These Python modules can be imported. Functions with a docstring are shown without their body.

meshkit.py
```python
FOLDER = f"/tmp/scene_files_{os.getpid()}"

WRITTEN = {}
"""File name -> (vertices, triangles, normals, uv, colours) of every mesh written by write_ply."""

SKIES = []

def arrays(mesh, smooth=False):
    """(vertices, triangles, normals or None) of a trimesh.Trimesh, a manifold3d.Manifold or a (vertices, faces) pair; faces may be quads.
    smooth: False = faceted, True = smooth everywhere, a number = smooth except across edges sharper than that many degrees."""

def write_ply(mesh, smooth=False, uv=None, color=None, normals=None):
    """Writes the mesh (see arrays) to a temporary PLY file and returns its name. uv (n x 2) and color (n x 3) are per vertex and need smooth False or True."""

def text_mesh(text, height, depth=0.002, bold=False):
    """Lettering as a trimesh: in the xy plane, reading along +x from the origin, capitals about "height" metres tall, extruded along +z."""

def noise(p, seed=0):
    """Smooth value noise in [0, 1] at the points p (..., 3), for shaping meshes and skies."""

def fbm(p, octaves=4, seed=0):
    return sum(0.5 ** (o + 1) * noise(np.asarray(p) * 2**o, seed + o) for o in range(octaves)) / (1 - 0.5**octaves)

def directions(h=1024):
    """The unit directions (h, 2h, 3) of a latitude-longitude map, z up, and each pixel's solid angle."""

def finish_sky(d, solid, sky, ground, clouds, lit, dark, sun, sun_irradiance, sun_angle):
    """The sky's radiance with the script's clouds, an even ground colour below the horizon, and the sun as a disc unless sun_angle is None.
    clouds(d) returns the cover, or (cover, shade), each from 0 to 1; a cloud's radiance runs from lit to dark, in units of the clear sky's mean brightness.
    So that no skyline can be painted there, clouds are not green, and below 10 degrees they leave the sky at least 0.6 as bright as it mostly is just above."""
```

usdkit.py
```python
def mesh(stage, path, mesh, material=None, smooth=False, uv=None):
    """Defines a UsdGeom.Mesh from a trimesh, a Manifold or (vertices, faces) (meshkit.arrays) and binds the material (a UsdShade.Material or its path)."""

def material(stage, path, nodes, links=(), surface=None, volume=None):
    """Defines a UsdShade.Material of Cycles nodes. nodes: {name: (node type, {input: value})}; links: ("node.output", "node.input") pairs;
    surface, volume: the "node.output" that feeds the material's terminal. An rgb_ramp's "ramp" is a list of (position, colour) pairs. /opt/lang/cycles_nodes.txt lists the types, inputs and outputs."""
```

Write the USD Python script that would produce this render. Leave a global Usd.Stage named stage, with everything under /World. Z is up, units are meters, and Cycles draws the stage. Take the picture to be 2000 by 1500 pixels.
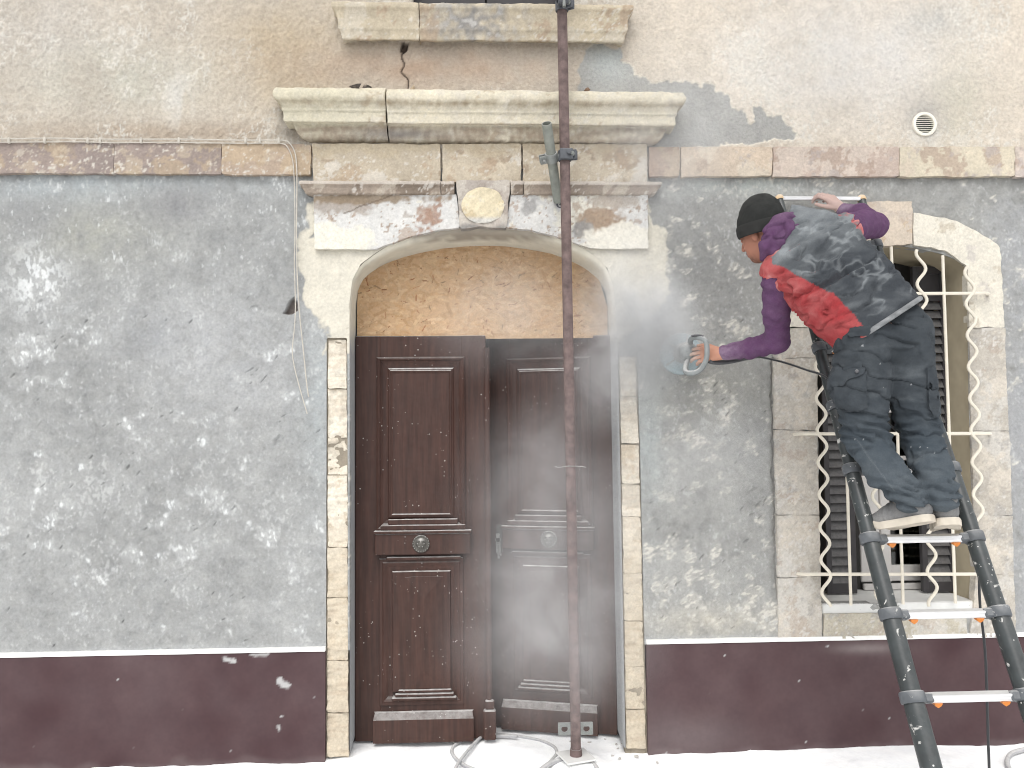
import math, random, re, numpy as np, trimesh, shapely, usdkit, meshkit
from scipy.ndimage import gaussian_filter, map_coordinates
from shapely.geometry import Polygon, LineString, box as sbox
from pxr import Usd, UsdGeom, UsdShade, UsdLux, Gf, Sdf, Vt

# ------------------------------------------------------------------ camera, sky, sun, exposure
stage = Usd.Stage.CreateInMemory()
UsdGeom.SetStageUpAxis(stage, UsdGeom.Tokens.z)
UsdGeom.SetStageMetersPerUnit(stage, 1.0)
UsdGeom.Xform.Define(stage, '/World')
UsdGeom.Scope.Define(stage, '/World/Looks')
CAM = np.array([0.0, -4.05, 1.654])
FPX = 1555.0
EXPOSURE = 0.72
SKY = 0.148
SUN = 0.20
SUN_EL, SUN_AZ = math.radians(56), math.radians(196)      # azimuth as atan2(x, y)
yaw, pit, rol = 0.03945705, 0.05100454, -0.00906112
FW = np.array([math.sin(yaw) * math.cos(pit), math.cos(yaw) * math.cos(pit), math.sin(pit)])
R0 = np.array([math.cos(yaw), -math.sin(yaw), 0]); U0 = np.cross(R0, FW)
RT = math.cos(rol) * R0 + math.sin(rol) * U0; UP = -math.sin(rol) * R0 + math.cos(rol) * U0
cam = UsdGeom.Camera.Define(stage, '/World/camera')
cam.AddTransformOp().Set(Gf.Matrix4d(*RT, 0, *UP, 0, *(-FW), 0, *CAM, 1))
cam.CreateHorizontalApertureAttr(36.0); cam.CreateVerticalApertureAttr(27.0)
cam.CreateFocalLengthAttr(36.0 * FPX / 2000); cam.CreateClippingRangeAttr((0.05, 500.0))
cam.CreateExposureAttr(EXPOSURE)

def M(name, nodes, links, surface='p.BSDF', volume=None):
    return usdkit.material(stage, '/World/Looks/' + name, nodes, links, surface=surface, volume=volume)

dome = UsdLux.DomeLight.Define(stage, '/World/sky')
M('overcast_sky', {'s': ('sky_texture', {'sky_type': 'single_scattering', 'sun_disc': False, 'sun_elevation': SUN_EL, 'sun_rotation': SUN_AZ, 'aerosol_density': 2.0}),
                   'h': ('hsv', {'saturation': 0.12, 'value': 1.0}),
                   'tc': ('texture_coordinate', {}), 'n': ('noise_texture', {'scale': 2.2, 'detail': 5.0, 'roughness': 0.55}),
                   'r': ('rgb_ramp', {'ramp': [(0.3, (0.86, 0.88, 0.9)), (0.75, (1.14, 1.12, 1.1))]}),
                   'm': ('mix', {'mix_type': 'multiply', 'fac': 1.0}), 'b': ('background_shader', {'strength': SKY})},
  [('s.color', 'h.color'), ('tc.generated', 'n.vector'), ('n.fac', 'r.fac'), ('h.color', 'm.color1'), ('r.color', 'm.color2'), ('m.color', 'b.color')], surface='b.background')
UsdShade.MaterialBindingAPI.Apply(dome.GetPrim()).Bind(UsdShade.Material.Get(stage, '/World/Looks/overcast_sky'))
dome.GetPrim().SetCustomDataByKey('kind', 'structure')
dome.GetPrim().SetCustomDataByKey('label', 'bright white overcast sky above the street')
sun = UsdLux.DistantLight.Define(stage, '/World/sun')
sun.CreateIntensityAttr(SUN); sun.CreateAngleAttr(35.0); sun.CreateColorAttr(Gf.Vec3f(1.0, 0.97, 0.92)); sun.CreateNormalizeAttr(True)
_d = np.array([math.sin(SUN_AZ) * math.cos(SUN_EL), math.cos(SUN_AZ) * math.cos(SUN_EL), math.sin(SUN_EL)])
_x = np.cross([0, 0, 1.0], _d); _x /= np.linalg.norm(_x); _y = np.cross(_d, _x)
sun.AddTransformOp().Set(Gf.Matrix4d(*_x, 0, *_y, 0, *_d, 0, 0, -3, 8, 1))

# ------------------------------------------------------------------ helpers
def P(px, py, y):
    """the point of the plane at depth y that a spot of the photograph shows"""
    d = FW + (px - 1000) / FPX * RT - (py - 750) / FPX * UP
    return CAM + d * (y - CAM[1]) / d[1]

def PZ(px, py, z):
    d = FW + (px - 1000) / FPX * RT - (py - 750) / FPX * UP
    return CAM + d * (z - CAM[2]) / d[2]

def pix(x, y, z):
    v = np.stack(np.broadcast_arrays(np.asarray(x, float) - CAM[0], np.asarray(y, float) - CAM[1], np.asarray(z, float) - CAM[2]), -1)
    w = v @ FW
    return 1000 + FPX * (v @ RT) / w, 750 - FPX * (v @ UP) / w

def poly(pts, y):
    return Polygon([tuple(P(a, b, y)[[0, 2]]) for a, b in pts]).buffer(0)

def C(r, g, b, k=0.70):
    s = np.array([r, g, b]) / 255.0
    return np.where(s <= 0.04045, s / 12.92, ((s + 0.055) / 1.055) ** 2.4) * k

_cache = {}
def fld(seed, sx, sz=None, cell=None, rot=0.0):
    """a smooth random field over the plane, unit variance: returns a function of (x, z); sx, sz are feature sizes in metres"""
    sz = sx if sz is None else sz
    cell = cell or max(0.0025, min(sx, sz) / 3)
    key = (seed, sx, sz, cell)
    if key not in _cache:
        N_ = 1536 if cell < 0.004 else 768
        r = np.random.default_rng(seed).standard_normal((N_, N_)).astype(np.float32)
        r = gaussian_filter(r, (sz / cell / 2, sx / cell / 2), mode='wrap')
        _cache[key] = (r - r.mean()) / r.std()
    a = _cache[key]; c, s = math.cos(rot), math.sin(rot); N = len(a)
    def f(x, z):
        u, v = (c * x + s * z) / cell, (-s * x + c * z) / cell
        return map_coordinates(a, np.stack([np.mod(v, N), np.mod(u, N)]), order=1, mode='grid-wrap')
    return f

def sm(a, b, v):
    t = np.clip((v - a) / (b - a), 0, 1)
    return t * t * (3 - 2 * t)

def lerp(a, b, t):
    return a + (b - a) * np.asarray(t)[..., None]

_names = {}
def numbered(parent, name):
    k = (parent, name); n = _names.get(k, 0); _names[k] = n + 1
    return f'{parent}/{name}' + (f'_{n:03d}' if n else '')

ORG = {}
def thing(name, label, cat, group=None, kind=None, at=(0, 0, 0)):
    p = numbered('/World', name)
    x = UsdGeom.Xform.Define(stage, p); x.AddTranslateOp().Set(Gf.Vec3d(*map(float, at))); ORG[p] = np.array(at, float)
    tag(p, label, cat, group, kind)
    return p

def tag(p, label=None, cat=None, group=None, kind=None):
    q = stage.GetPrimAtPath(p)
    for k, v in (('label', label), ('category', cat), ('group', group), ('kind', kind)):
        if v: q.SetCustomDataByKey(k, v)

def obj(name, mesh, mat, parent='/World', smooth=False, tint=None, label=None):
    """one Mesh prim; mesh in world coordinates; parent a thing or a part"""
    p = numbered(parent, name)
    v, f = (np.asarray(mesh.vertices), np.asarray(mesh.faces)) if hasattr(mesh, 'vertices') else mesh
    f = np.asarray(f)
    if f.shape[1] == 4: f = np.vstack([f[:, [0, 1, 2]], f[:, [0, 2, 3]]])
    root = '/'.join(p.split('/')[:3])
    o = ORG.get(root, np.zeros(3))
    m = usdkit.mesh(stage, p, (np.asarray(v, float) - o, f), '/World/Looks/' + mat, smooth=smooth)
    if tint is not None:
        if mat == 'weathered_stone':
            g_ = np.mean(tint, 1, keepdims=True); tint = g_ + (tint - g_) * 0.78
        pv = UsdGeom.PrimvarsAPI(m).CreatePrimvar('tint', Sdf.ValueTypeNames.Color3fArray, 'vertex')
        pv.Set(Vt.Vec3fArray.FromNumpy(np.clip(np.broadcast_to(tint, v.shape), 0.002, 0.9).astype(np.float32)))
    if label: stage.GetPrimAtPath(p).SetCustomDataByKey('label', label)
    return p

def join(ms):
    V, F, n = [], [], 0
    for m in ms:
        v, f = (np.asarray(m.vertices), np.asarray(m.faces)) if hasattr(m, 'vertices') else m
        f = np.asarray(f)
        if f.shape[1] == 4: f = np.vstack([f[:, [0, 1, 2]], f[:, [0, 2, 3]]])
        V.append(np.asarray(v, float)); F.append(f + n); n += len(v)
    return np.vstack(V), np.vstack(F)

def bx(x0, x1, y0, y1, z0, z1, c=0.002):
    """a box with chamfered edges"""
    lo, hi = np.minimum([x0, y0, z0], [x1, y1, z1]), np.maximum([x0, y0, z0], [x1, y1, z1])
    c = min(c, (hi - lo).min() * 0.3)
    pts = []
    for i in range(8):
        s = np.array([i & 1, i >> 1 & 1, i >> 2 & 1]); q = np.where(s, hi, lo); inn = np.where(s, -c, c)
        for k in range(3):
            o = q + inn; o[k] = q[k]; pts.append(o)
    return trimesh.convex.convex_hull(np.array(pts))

def frames(pts):
    pts = np.asarray(pts, float); t = np.gradient(pts, axis=0); t /= np.linalg.norm(t, axis=1)[:, None] + 1e-12
    a = np.array([0, 0, 1.0]) if abs(t[0][2]) < 0.9 else np.array([0, 1.0, 0])
    n = np.cross(t[0], a); n /= np.linalg.norm(n); N = [n]
    for i in range(1, len(pts)):
        n = N[-1] - t[i] * (N[-1] @ t[i]); n /= np.linalg.norm(n); N.append(n)
    N = np.array(N); return pts, t, N, np.cross(t, N)

def tube(pts, r, k=10, caps=True):
    pts, t, N, B = frames(pts); r = np.broadcast_to(r, len(pts))
    a = np.arange(k) / k * 2 * math.pi
    v = (pts[:, None] + r[:, None, None] * (np.cos(a)[None, :, None] * N[:, None] + np.sin(a)[None, :, None] * B[:, None])).reshape(-1, 3)
    n = len(pts); i, j = np.meshgrid(np.arange(n - 1), np.arange(k), indexing='ij'); i, j = i.ravel(), j.ravel(); j2 = (j + 1) % k
    f = np.stack([i * k + j, i * k + j2, (i + 1) * k + j2, (i + 1) * k + j], 1)
    f = np.vstack([f[:, [0, 1, 2]], f[:, [0, 2, 3]]])
    if caps:
        for e, rev in ((0, False), (n - 1, True)):
            c0 = len(v); ring = v[e * k:(e + 1) * k].copy(); v = np.vstack([v, ring, pts[e][None]])
            q = np.stack([c0 + (np.arange(k) + 1) % k, c0 + np.arange(k), np.full(k, c0 + k)], 1)
            f = np.vstack([f, q[:, ::-1] if rev else q])
    return v, f

def smoothpath(pts, n=8):
    pts = np.asarray(pts, float); t = np.arange(len(pts))
    from scipy.interpolate import CubicSpline, PchipInterpolator
    return CubicSpline(t, pts)(np.linspace(0, len(pts) - 1, (len(pts) - 1) * n + 1))

def lathe(prof, c, axis, k=24):
    """revolve (radius, height) pairs about the axis through c"""
    axis = np.asarray(axis, float) / np.linalg.norm(axis); a = np.array([0, 0, 1.0]) if abs(axis[2]) < 0.9 else np.array([1.0, 0, 0])
    u = np.cross(axis, a); u /= np.linalg.norm(u); w = np.cross(axis, u)
    th = np.arange(k) / k * 2 * math.pi
    V = np.concatenate([np.asarray(c) + h * axis + r * (np.cos(th)[:, None] * u + np.sin(th)[:, None] * w) for r, h in prof])
    n = len(prof); i, j = np.meshgrid(np.arange(n - 1), np.arange(k), indexing='ij'); i, j = i.ravel(), j.ravel(); j2 = (j + 1) % k
    return V, np.stack([i * k + j, i * k + j2, (i + 1) * k + j2, (i + 1) * k + j], 1)

def ring_normal(v):
    return v

def relief(pg, y0, back, res, hfun, tfun):
    """a slab whose outline is pg (x, z), its face at y0 displaced towards the street by hfun(x, z) and coloured by tfun(x, y, z), its edges running back to depth `back`"""
    x0, z0, x1, z1 = pg.bounds; nx, nz = max(2, int((x1 - x0) / res) + 1), max(2, int((z1 - z0) / res) + 1)
    gx, gz = np.meshgrid(np.linspace(x0, x1, nx + 1), np.linspace(z0, z1, nz + 1), indexing='ij')
    shapely.prepare(pg)
    ins = shapely.contains_xy(pg, gx, gz)
    cell = ins[:-1, :-1].astype(int) + ins[1:, :-1] + ins[:-1, 1:] + ins[1:, 1:]
    use = cell > 0
    if not use.any(): raise ValueError('empty relief')
    vid = np.arange(gx.size).reshape(gx.shape)
    q = np.stack([vid[:-1, :-1][use], vid[1:, :-1][use], vid[1:, 1:][use], vid[:-1, 1:][use]], 1)
    need = np.zeros(gx.size, bool); need[q.ravel()] = True
    out = need & ~ins.ravel()
    X, Z = gx.ravel().copy(), gz.ravel().copy()
    bd = pg.boundary
    o = np.nonzero(out)[0]
    pp = shapely.points(X[o], Z[o]); pr = shapely.line_interpolate_point(bd, shapely.line_locate_point(bd, pp)) if bd.geom_type == 'LineString' else None
    if pr is None:
        ls = list(bd.geoms); d = np.stack([shapely.distance(l, pp) for l in ls]); w = d.argmin(0)
        nx_, nz_ = X[o].copy(), Z[o].copy()
        for k, l in enumerate(ls):
            s = w == k
            if s.any():
                p2 = shapely.line_interpolate_point(l, shapely.line_locate_point(l, pp[s])); nx_[s], nz_[s] = shapely.get_x(p2), shapely.get_y(p2)
        X[o], Z[o] = nx_, nz_
    else:
        X[o], Z[o] = shapely.get_x(pr), shapely.get_y(pr)
    idx = np.full(gx.size, -1); k = np.nonzero(need)[0]; idx[k] = np.arange(len(k)); X, Z, q = X[k], Z[k], idx[q]
    Y = y0 - hfun(X, Z)
    v = np.stack([X, Y, Z], 1)
    e = np.vstack([q[:, [0, 1]], q[:, [1, 2]], q[:, [2, 3]], q[:, [3, 0]]])
    key = np.sort(e, 1); _, first, cnt = np.unique(key[:, 0].astype(np.int64) * len(v) + key[:, 1], return_index=True, return_counts=True)
    b = e[first[cnt == 1]]
    used = np.unique(b); m2 = np.full(len(v), -1); m2[used] = np.arange(len(used))
    va = v[used]; vb = va.copy(); vb[:, 1] = back
    n = len(v); A, B = m2[b[:, 0]] + n, m2[b[:, 1]] + n
    sk = np.stack([B, A, A + len(used), B + len(used)], 1)
    V = np.vstack([v, va, vb]); F = np.vstack([q, sk])
    return V, F, tfun(V[:, 0], V[:, 1], V[:, 2])

def loft(rows):
    """grid mesh through equally long rows of points"""
    rows = np.asarray(rows, float); n, k = rows.shape[:2]
    i, j = np.meshgrid(np.arange(n - 1), np.arange(k - 1), indexing='ij'); i, j = i.ravel(), j.ravel()
    return rows.reshape(-1, 3), np.stack([i * k + j, i * k + j + 1, (i + 1) * k + j + 1, (i + 1) * k + j], 1)

def resample(pts, n):
    pts = np.asarray(pts, float); s = np.r_[0, np.cumsum(np.linalg.norm(np.diff(pts, axis=0), axis=1))]
    t = np.linspace(0, s[-1], n); return np.stack([np.interp(t, s, pts[:, k]) for k in range(pts.shape[1])], 1)

def moulding(x0, x1, prof, yw, left=True, right=True, res=0.008, seed=1, amp=0.003, chip=0.0):
    """prof: (projection, z) from top to bottom, run from x0 to x1 in front of depth yw, with returns at the ends"""
    pr = resample(prof, int(np.linalg.norm(np.diff(prof, axis=0), axis=1).sum() / res) + 2)
    n = int((x1 - x0) / res) + 2; nr = 14
    rows = []
    for d, z in pr:
        d2 = max(d, 0.001)
        xs = np.linspace(x0 - (d2 if left else 0), x1 + (d2 if right else 0), n)
        r = [np.stack([xs, np.full(n, yw - d2), np.full(n, z)], 1)]
        t = np.linspace(0, 1, nr)[:-1]
        if left: r.insert(0, np.stack([np.full(nr - 1, xs[0]), yw - d2 * t, np.full(nr - 1, z)], 1))
        else: r.insert(0, np.stack([np.full(nr - 1, xs[0]), yw - d2 * t, np.full(nr - 1, z)], 1))
        r.append(np.stack([np.full(nr - 1, xs[-1]), yw - d2 * t[::-1], np.full(nr - 1, z)], 1))
        rows.append(np.vstack(r))
    v, f = loft(rows)
    m = trimesh.Trimesh(v, np.vstack([f[:, [0, 1, 2]], f[:, [0, 2, 3]]]), process=False)
    nn = np.array(m.vertex_normals)
    c = v - [0.5 * (x0 + x1), yw, v[:, 2].mean()]
    if (nn * np.array([0, -1, 0])).sum() < 0: nn = -nn; f = f[:, ::-1]
    a = v[:, 0] + 0.5 * v[:, 1]; b = v[:, 2] + 0.7 * v[:, 1]
    h = amp * (0.5 * fld(seed, 0.012)(a, b) + 0.8 * fld(seed + 1, 0.05)(a, b))
    h -= chip * sm(1.1, 2.0, fld(seed + 2, 0.06, 0.05)(a, b))
    v = v + nn * h[:, None]
    return v, f[:, ::-1] if False else f
# ------------------------------------------------------------------ materials
def masonry(name, scale=60.0, bump=0.35, lo=0.86, hi=1.10, rough=0.92, dist=0.004, scale2=14.0):
    M(name, {'a': ('attribute', {'attribute': 'tint'}), 'g': ('geometry', {}),
             'n': ('noise_texture', {'scale': scale, 'detail': 5.0, 'roughness': 0.65}),
             'n2': ('noise_texture', {'scale': scale2, 'detail': 4.0, 'roughness': 0.6}),
             'r': ('rgb_ramp', {'ramp': [(0.28, (lo,) * 3), (0.72, (hi,) * 3)]}),
             'r2': ('rgb_ramp', {'ramp': [(0.3, (0.93, 0.935, 0.94)), (0.7, (1.05, 1.045, 1.03))]}),
             'm': ('mix', {'mix_type': 'multiply', 'fac': 1.0}), 'm2': ('mix', {'mix_type': 'multiply', 'fac': 1.0}),
             'b': ('bump', {'strength': bump, 'distance': dist}),
             'p': ('principled_bsdf', {'roughness': rough, 'specular_ior_level': 0.2})},
      [('g.position', 'n.vector'), ('g.position', 'n2.vector'), ('n.fac', 'r.fac'), ('n2.fac', 'r2.fac'), ('a.color', 'm.color1'), ('r.color', 'm.color2'),
       ('m.color', 'm2.color1'), ('r2.color', 'm2.color2'), ('m2.color', 'p.base_color'), ('n.fac', 'b.height'), ('b.normal', 'p.normal')])

masonry('old_plaster', 75, 0.6, 0.87, 1.10, dist=0.005)
masonry('roughcast', 60, 1.0, 0.82, 1.12, dist=0.008)
masonry('weathered_stone', 85, 0.6, 0.82, 1.12, scale2=22)
masonry('plinth_paint', 40, 0.12, 0.92, 1.06, 0.6, scale2=6)
masonry('smooth_render', 30, 0.15, 0.95, 1.04, 0.9)
masonry('cloth', 160, 0.4, 0.86, 1.12, 0.95, 0.002, 30)
masonry('skin_surface', 90, 0.1, 0.96, 1.03, 0.55, 0.001)
masonry('white_dust', 45, 0.35, 0.98, 1.05, 0.98, 0.006, 8)
masonry('strand_board', 120, 0.3, 0.88, 1.10, 0.8, 0.002, 40)
masonry('cord_rubber', 90, 0.2, 0.9, 1.08, 0.7, 0.001)

def painted(name, col, rough=0.5, metallic=0.0, dust=0.6, dustcol=(0.62, 0.61, 0.59), up0=0.35, up1=0.85, specks=0.0, var=0.12, scale=18.0, stretch=(1, 1, 1), spec=0.4, speck_scale=55.0, film=0.0, splat=0.0):
    """paint or metal with uneven tone, pale dust lying on what faces upwards and small spatters"""
    lo, hi = tuple(c * (1 - var) for c in col), tuple(min(1, c * (1 + var)) for c in col)
    nodes = {'g': ('geometry', {}), 'mp': ('mapping', {'scale': stretch}), 'n': ('noise_texture', {'scale': scale, 'detail': 5.0, 'roughness': 0.6}),
             'r': ('rgb_ramp', {'ramp': [(0.3, lo), (0.7, hi)]}), 's': ('separate_xyz', {}),
             'mr': ('map_range', {'from_min': up0, 'from_max': up1, 'to_min': film, 'to_max': dust, 'clamp': True}),
             'nd': ('noise_texture', {'scale': scale * 2.5, 'detail': 4.0, 'roughness': 0.7}), 'md': ('map_range', {'from_min': 0.25, 'from_max': 0.6, 'to_min': 0.35, 'to_max': 1.0, 'clamp': True}),
             'mu': ('math', {'math_type': 'multiply'}), 'mx': ('mix', {'mix_type': 'mix', 'color2': dustcol}),
             'b': ('bump', {'strength': 0.12, 'distance': 0.003}),
             'p': ('principled_bsdf', {'metallic': metallic, 'roughness': rough, 'specular_ior_level': spec})}
    links = [('g.position', 'mp.vector'), ('mp.vector', 'n.vector'), ('n.fac', 'r.fac'), ('g.normal', 's.vector'), ('s.z', 'mr.value'), ('g.position', 'nd.vector'),
             ('nd.fac', 'md.value'), ('mr.result', 'mu.value1'), ('md.result', 'mu.value2'), ('mu.value', 'mx.fac'), ('r.color', 'mx.color1'), ('n.fac', 'b.height'), ('b.normal', 'p.normal')]
    if specks:
        nodes |= {'v': ('voronoi_texture', {'scale': speck_scale, 'randomness': 1.0}), 'w': ('noise_texture', {'scale': 7.0, 'detail': 2.0}),
                  'sp': ('map_range', {'from_min': 0.10, 'from_max': 0.16, 'to_min': 1.0, 'to_max': 0.0, 'clamp': True}),
                  'sw': ('map_range', {'from_min': 0.52, 'from_max': 0.64, 'to_min': 0.0, 'to_max': specks, 'clamp': True}),
                  'sm': ('math', {'math_type': 'multiply'}), 'mx2': ('mix', {'mix_type': 'mix', 'color2': (0.7, 0.69, 0.66)})}
        links += [('g.position', 'v.vector'), ('g.position', 'w.vector'), ('v.distance', 'sp.value'), ('w.fac', 'sw.value'), ('sp.result', 'sm.value1'), ('sw.result', 'sm.value2'),
                  ('sm.value', 'mx2.fac'), ('mx.color', 'mx2.color1')]
        if splat:
            nodes |= {'q': ('noise_texture', {'scale': 22.0, 'detail': 4.0, 'roughness': 0.6, 'distortion': 0.8}), 'qr': ('map_range', {'from_min': 0.64, 'from_max': 0.69, 'to_min': 0.0, 'to_max': splat, 'clamp': True}), 'mx3': ('mix', {'mix_type': 'mix', 'color2': (0.58, 0.57, 0.54)})}
            links += [('g.position', 'q.vector'), ('q.fac', 'qr.value'), ('qr.result', 'mx3.fac'), ('mx2.color', 'mx3.color1'), ('mx3.color', 'p.base_color')]
        else: links += [('mx2.color', 'p.base_color')]
    else:
        links += [('mx.color', 'p.base_color')]
    M(name, nodes, links)

painted('door_paint', (0.042, 0.0185, 0.0135), 0.48, dust=0.9, specks=0.5, speck_scale=40, var=0.38, scale=10, stretch=(4.5, 4.5, 0.35), film=0.015, up0=0.5, spec=0.25)
painted('bronze_knob', (0.10, 0.095, 0.085), 0.4, 0.5, dust=0.7)
painted('rusty_steel', (0.128, 0.092, 0.086), 0.75, 0.0, dust=0.5, var=0.4, scale=24, spec=0.25)
painted('galvanised_steel', (0.20, 0.21, 0.20), 0.55, 0.35, dust=0.6, var=0.2, scale=30)
painted('dark_steel', (0.09, 0.095, 0.105), 0.6, 0.2, dust=0.3, var=0.2, scale=30)
painted('green_zinc', (0.20, 0.21, 0.185), 0.6, 0.15, dust=0.4, var=0.22, scale=20)
painted('grille_paint', (0.62, 0.575, 0.485), 0.5, dust=0.3, var=0.06)
painted('vent_plastic', (0.72, 0.69, 0.60), 0.45, dust=0.2, var=0.04)
painted('shutter_paint', (0.035, 0.032, 0.034), 0.55, dust=0.45, var=0.2, up0=0.3)
painted('sash_paint', (0.50, 0.48, 0.46), 0.4, dust=0.4, var=0.05)
painted('ladder_black', (0.016, 0.021, 0.022), 0.36, dust=0.25, specks=0.9, var=0.35, scale=14, film=0.02, speck_scale=42, spec=0.5, splat=0.75)
painted('collar_grey', (0.085, 0.092, 0.10), 0.55, dust=0.55, var=0.2, specks=0.6, splat=0.6)
painted('rung_aluminium', (0.66, 0.66, 0.66), 0.38, 0.55, dust=0.5, var=0.06)
painted('orange_plastic', (0.50, 0.17, 0.035), 0.45, dust=0.2, var=0.1)
painted('tan_plastic', (0.55, 0.40, 0.24), 0.6, dust=0.6, var=0.1)
painted('tool_grey', (0.17, 0.185, 0.185), 0.5, dust=0.75, var=0.2, film=0.06, up0=0.3)
painted('tool_blue', (0.22, 0.31, 0.34), 0.55, dust=0.75, var=0.15, film=0.12)
painted('cable_grey', (0.30, 0.30, 0.31), 0.6, dust=0.75, var=0.1, film=0.15)
painted('cable_black', (0.035, 0.037, 0.04), 0.5, dust=0.35, var=0.15)
painted('cable_cream', (0.44, 0.41, 0.36), 0.6, dust=0.5, var=0.15, scale=40)
painted('shoe_sole', (0.50, 0.45, 0.375), 0.7, dust=0.3, var=0.12)
painted('key_steel', (0.4, 0.4, 0.38), 0.35, 0.8, dust=0.2)
painted('plain_wall', (0.42, 0.39, 0.34), 0.9, dust=0.0, var=0.08, scale=3)
painted('dark_room', (0.03, 0.028, 0.026), 0.9, dust=0.0)
painted('reveal_olive', (0.36, 0.31, 0.22), 0.85, dust=0.5, var=0.1, scale=10)
painted('ledge_white', (0.62, 0.62, 0.60), 0.7, dust=0.6, var=0.06)
painted('button_dark', (0.06, 0.06, 0.065), 0.4, dust=0.3)
M('pane_glass', {'f': ('fresnel', {'IOR': 1.5}), 't': ('transparent_bsdf', {'color': (0.80, 0.82, 0.80)}), 'g': ('glossy_bsdf', {'color': (0.9, 0.9, 0.9), 'roughness': 0.03}), 'p': ('mix_closure', {})},
  [('f.fac', 'p.fac'), ('t.BSDF', 'p.closure1'), ('g.BSDF', 'p.closure2')], surface='p.closure')

# ------------------------------------------------------------------ ground
def sheet_axis(a, b, step, far):
    mid = np.arange(a, b, step); o = step * 1.35 ** np.arange(1, 40); o = np.cumsum(o)[np.cumsum(o) < far]
    return np.r_[a - o[::-1], mid, b + o]
gx, gy = np.meshgrid(sheet_axis(-2.9, 3.2, 0.02, 70), sheet_axis(-2.0, 0.5, 0.02, 70), indexing='ij')
near = sm(4.5, 3.0, np.abs(gx)) * sm(-3.5, -2.2, gy)
gz = near * (0.004 * fld(5, 0.25)(gx, gy) + 0.002 * fld(6, 0.05)(gx, gy) + 0.0035 * np.clip(fld(7, 0.03)(gx, gy) - 1.6, 0, 2))
gz += 0.039 * np.exp(-(((gx - 0.46) ** 2 + (gy + 0.15) ** 2) / 0.018) ** 2)
gz += 0.008 * np.exp(-np.clip(-gy, 0, 9) / 0.05) * near * (0.9 + 0.2 * fld(8, 0.12)(gx, gy))
v, f = loft(np.stack([gx, gy, gz], -1))
ft = sm(-9, -4, gy) * sm(14, 7, np.abs(gx))
gt = lerp(C(150, 148, 146), C(246, 246, 246, 0.96), ft.ravel()) * (1 + 0.02 * fld(9, 0.2)(gx, gy) - 0.10 * sm(2.1, 2.7, fld(10, 0.02)(gx, gy))).ravel()[:, None]
p = obj('ground', (v, f), 'white_dust', smooth=True, tint=gt)
tag(p, 'pavement thickly covered with white stone dust', None, None, 'structure')

# ------------------------------------------------------------------ the house
H = thing('house', 'old stone and plaster house front with arched doorway under a broken cornice', 'building')

def zone(px, py, cx, cy, rx, ry):
    return np.exp(-((px - cx) / rx) ** 2 - ((py - cy) / ry) ** 2)

def inside(pts, x, z, y=0.0, w=0.012, seed=60, soft=0.008):
    """how far (0..1) points lie inside an outline given in the plane y, its edge roughened"""
    pg = poly(pts, y); X = x + w * fld(seed, 0.05)(x, z) + 0.4 * w * fld(seed + 2, 0.014)(x, z); Z = z + w * fld(seed + 1, 0.05)(x, z) + 0.4 * w * fld(seed + 3, 0.014)(x, z)
    shapely.prepare(pg); m = np.zeros(np.shape(x)); b = pg.bounds
    k = (X > b[0] - 0.05) & (X < b[2] + 0.05) & (Z > b[1] - 0.05) & (Z < b[3] + 0.05)
    pt = shapely.points(X[k], Z[k]); s = shapely.contains(pg, pt); d = shapely.distance(pg.boundary, pt)
    m[k] = sm(-soft, soft, np.where(s, d, -d)); return m

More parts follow.
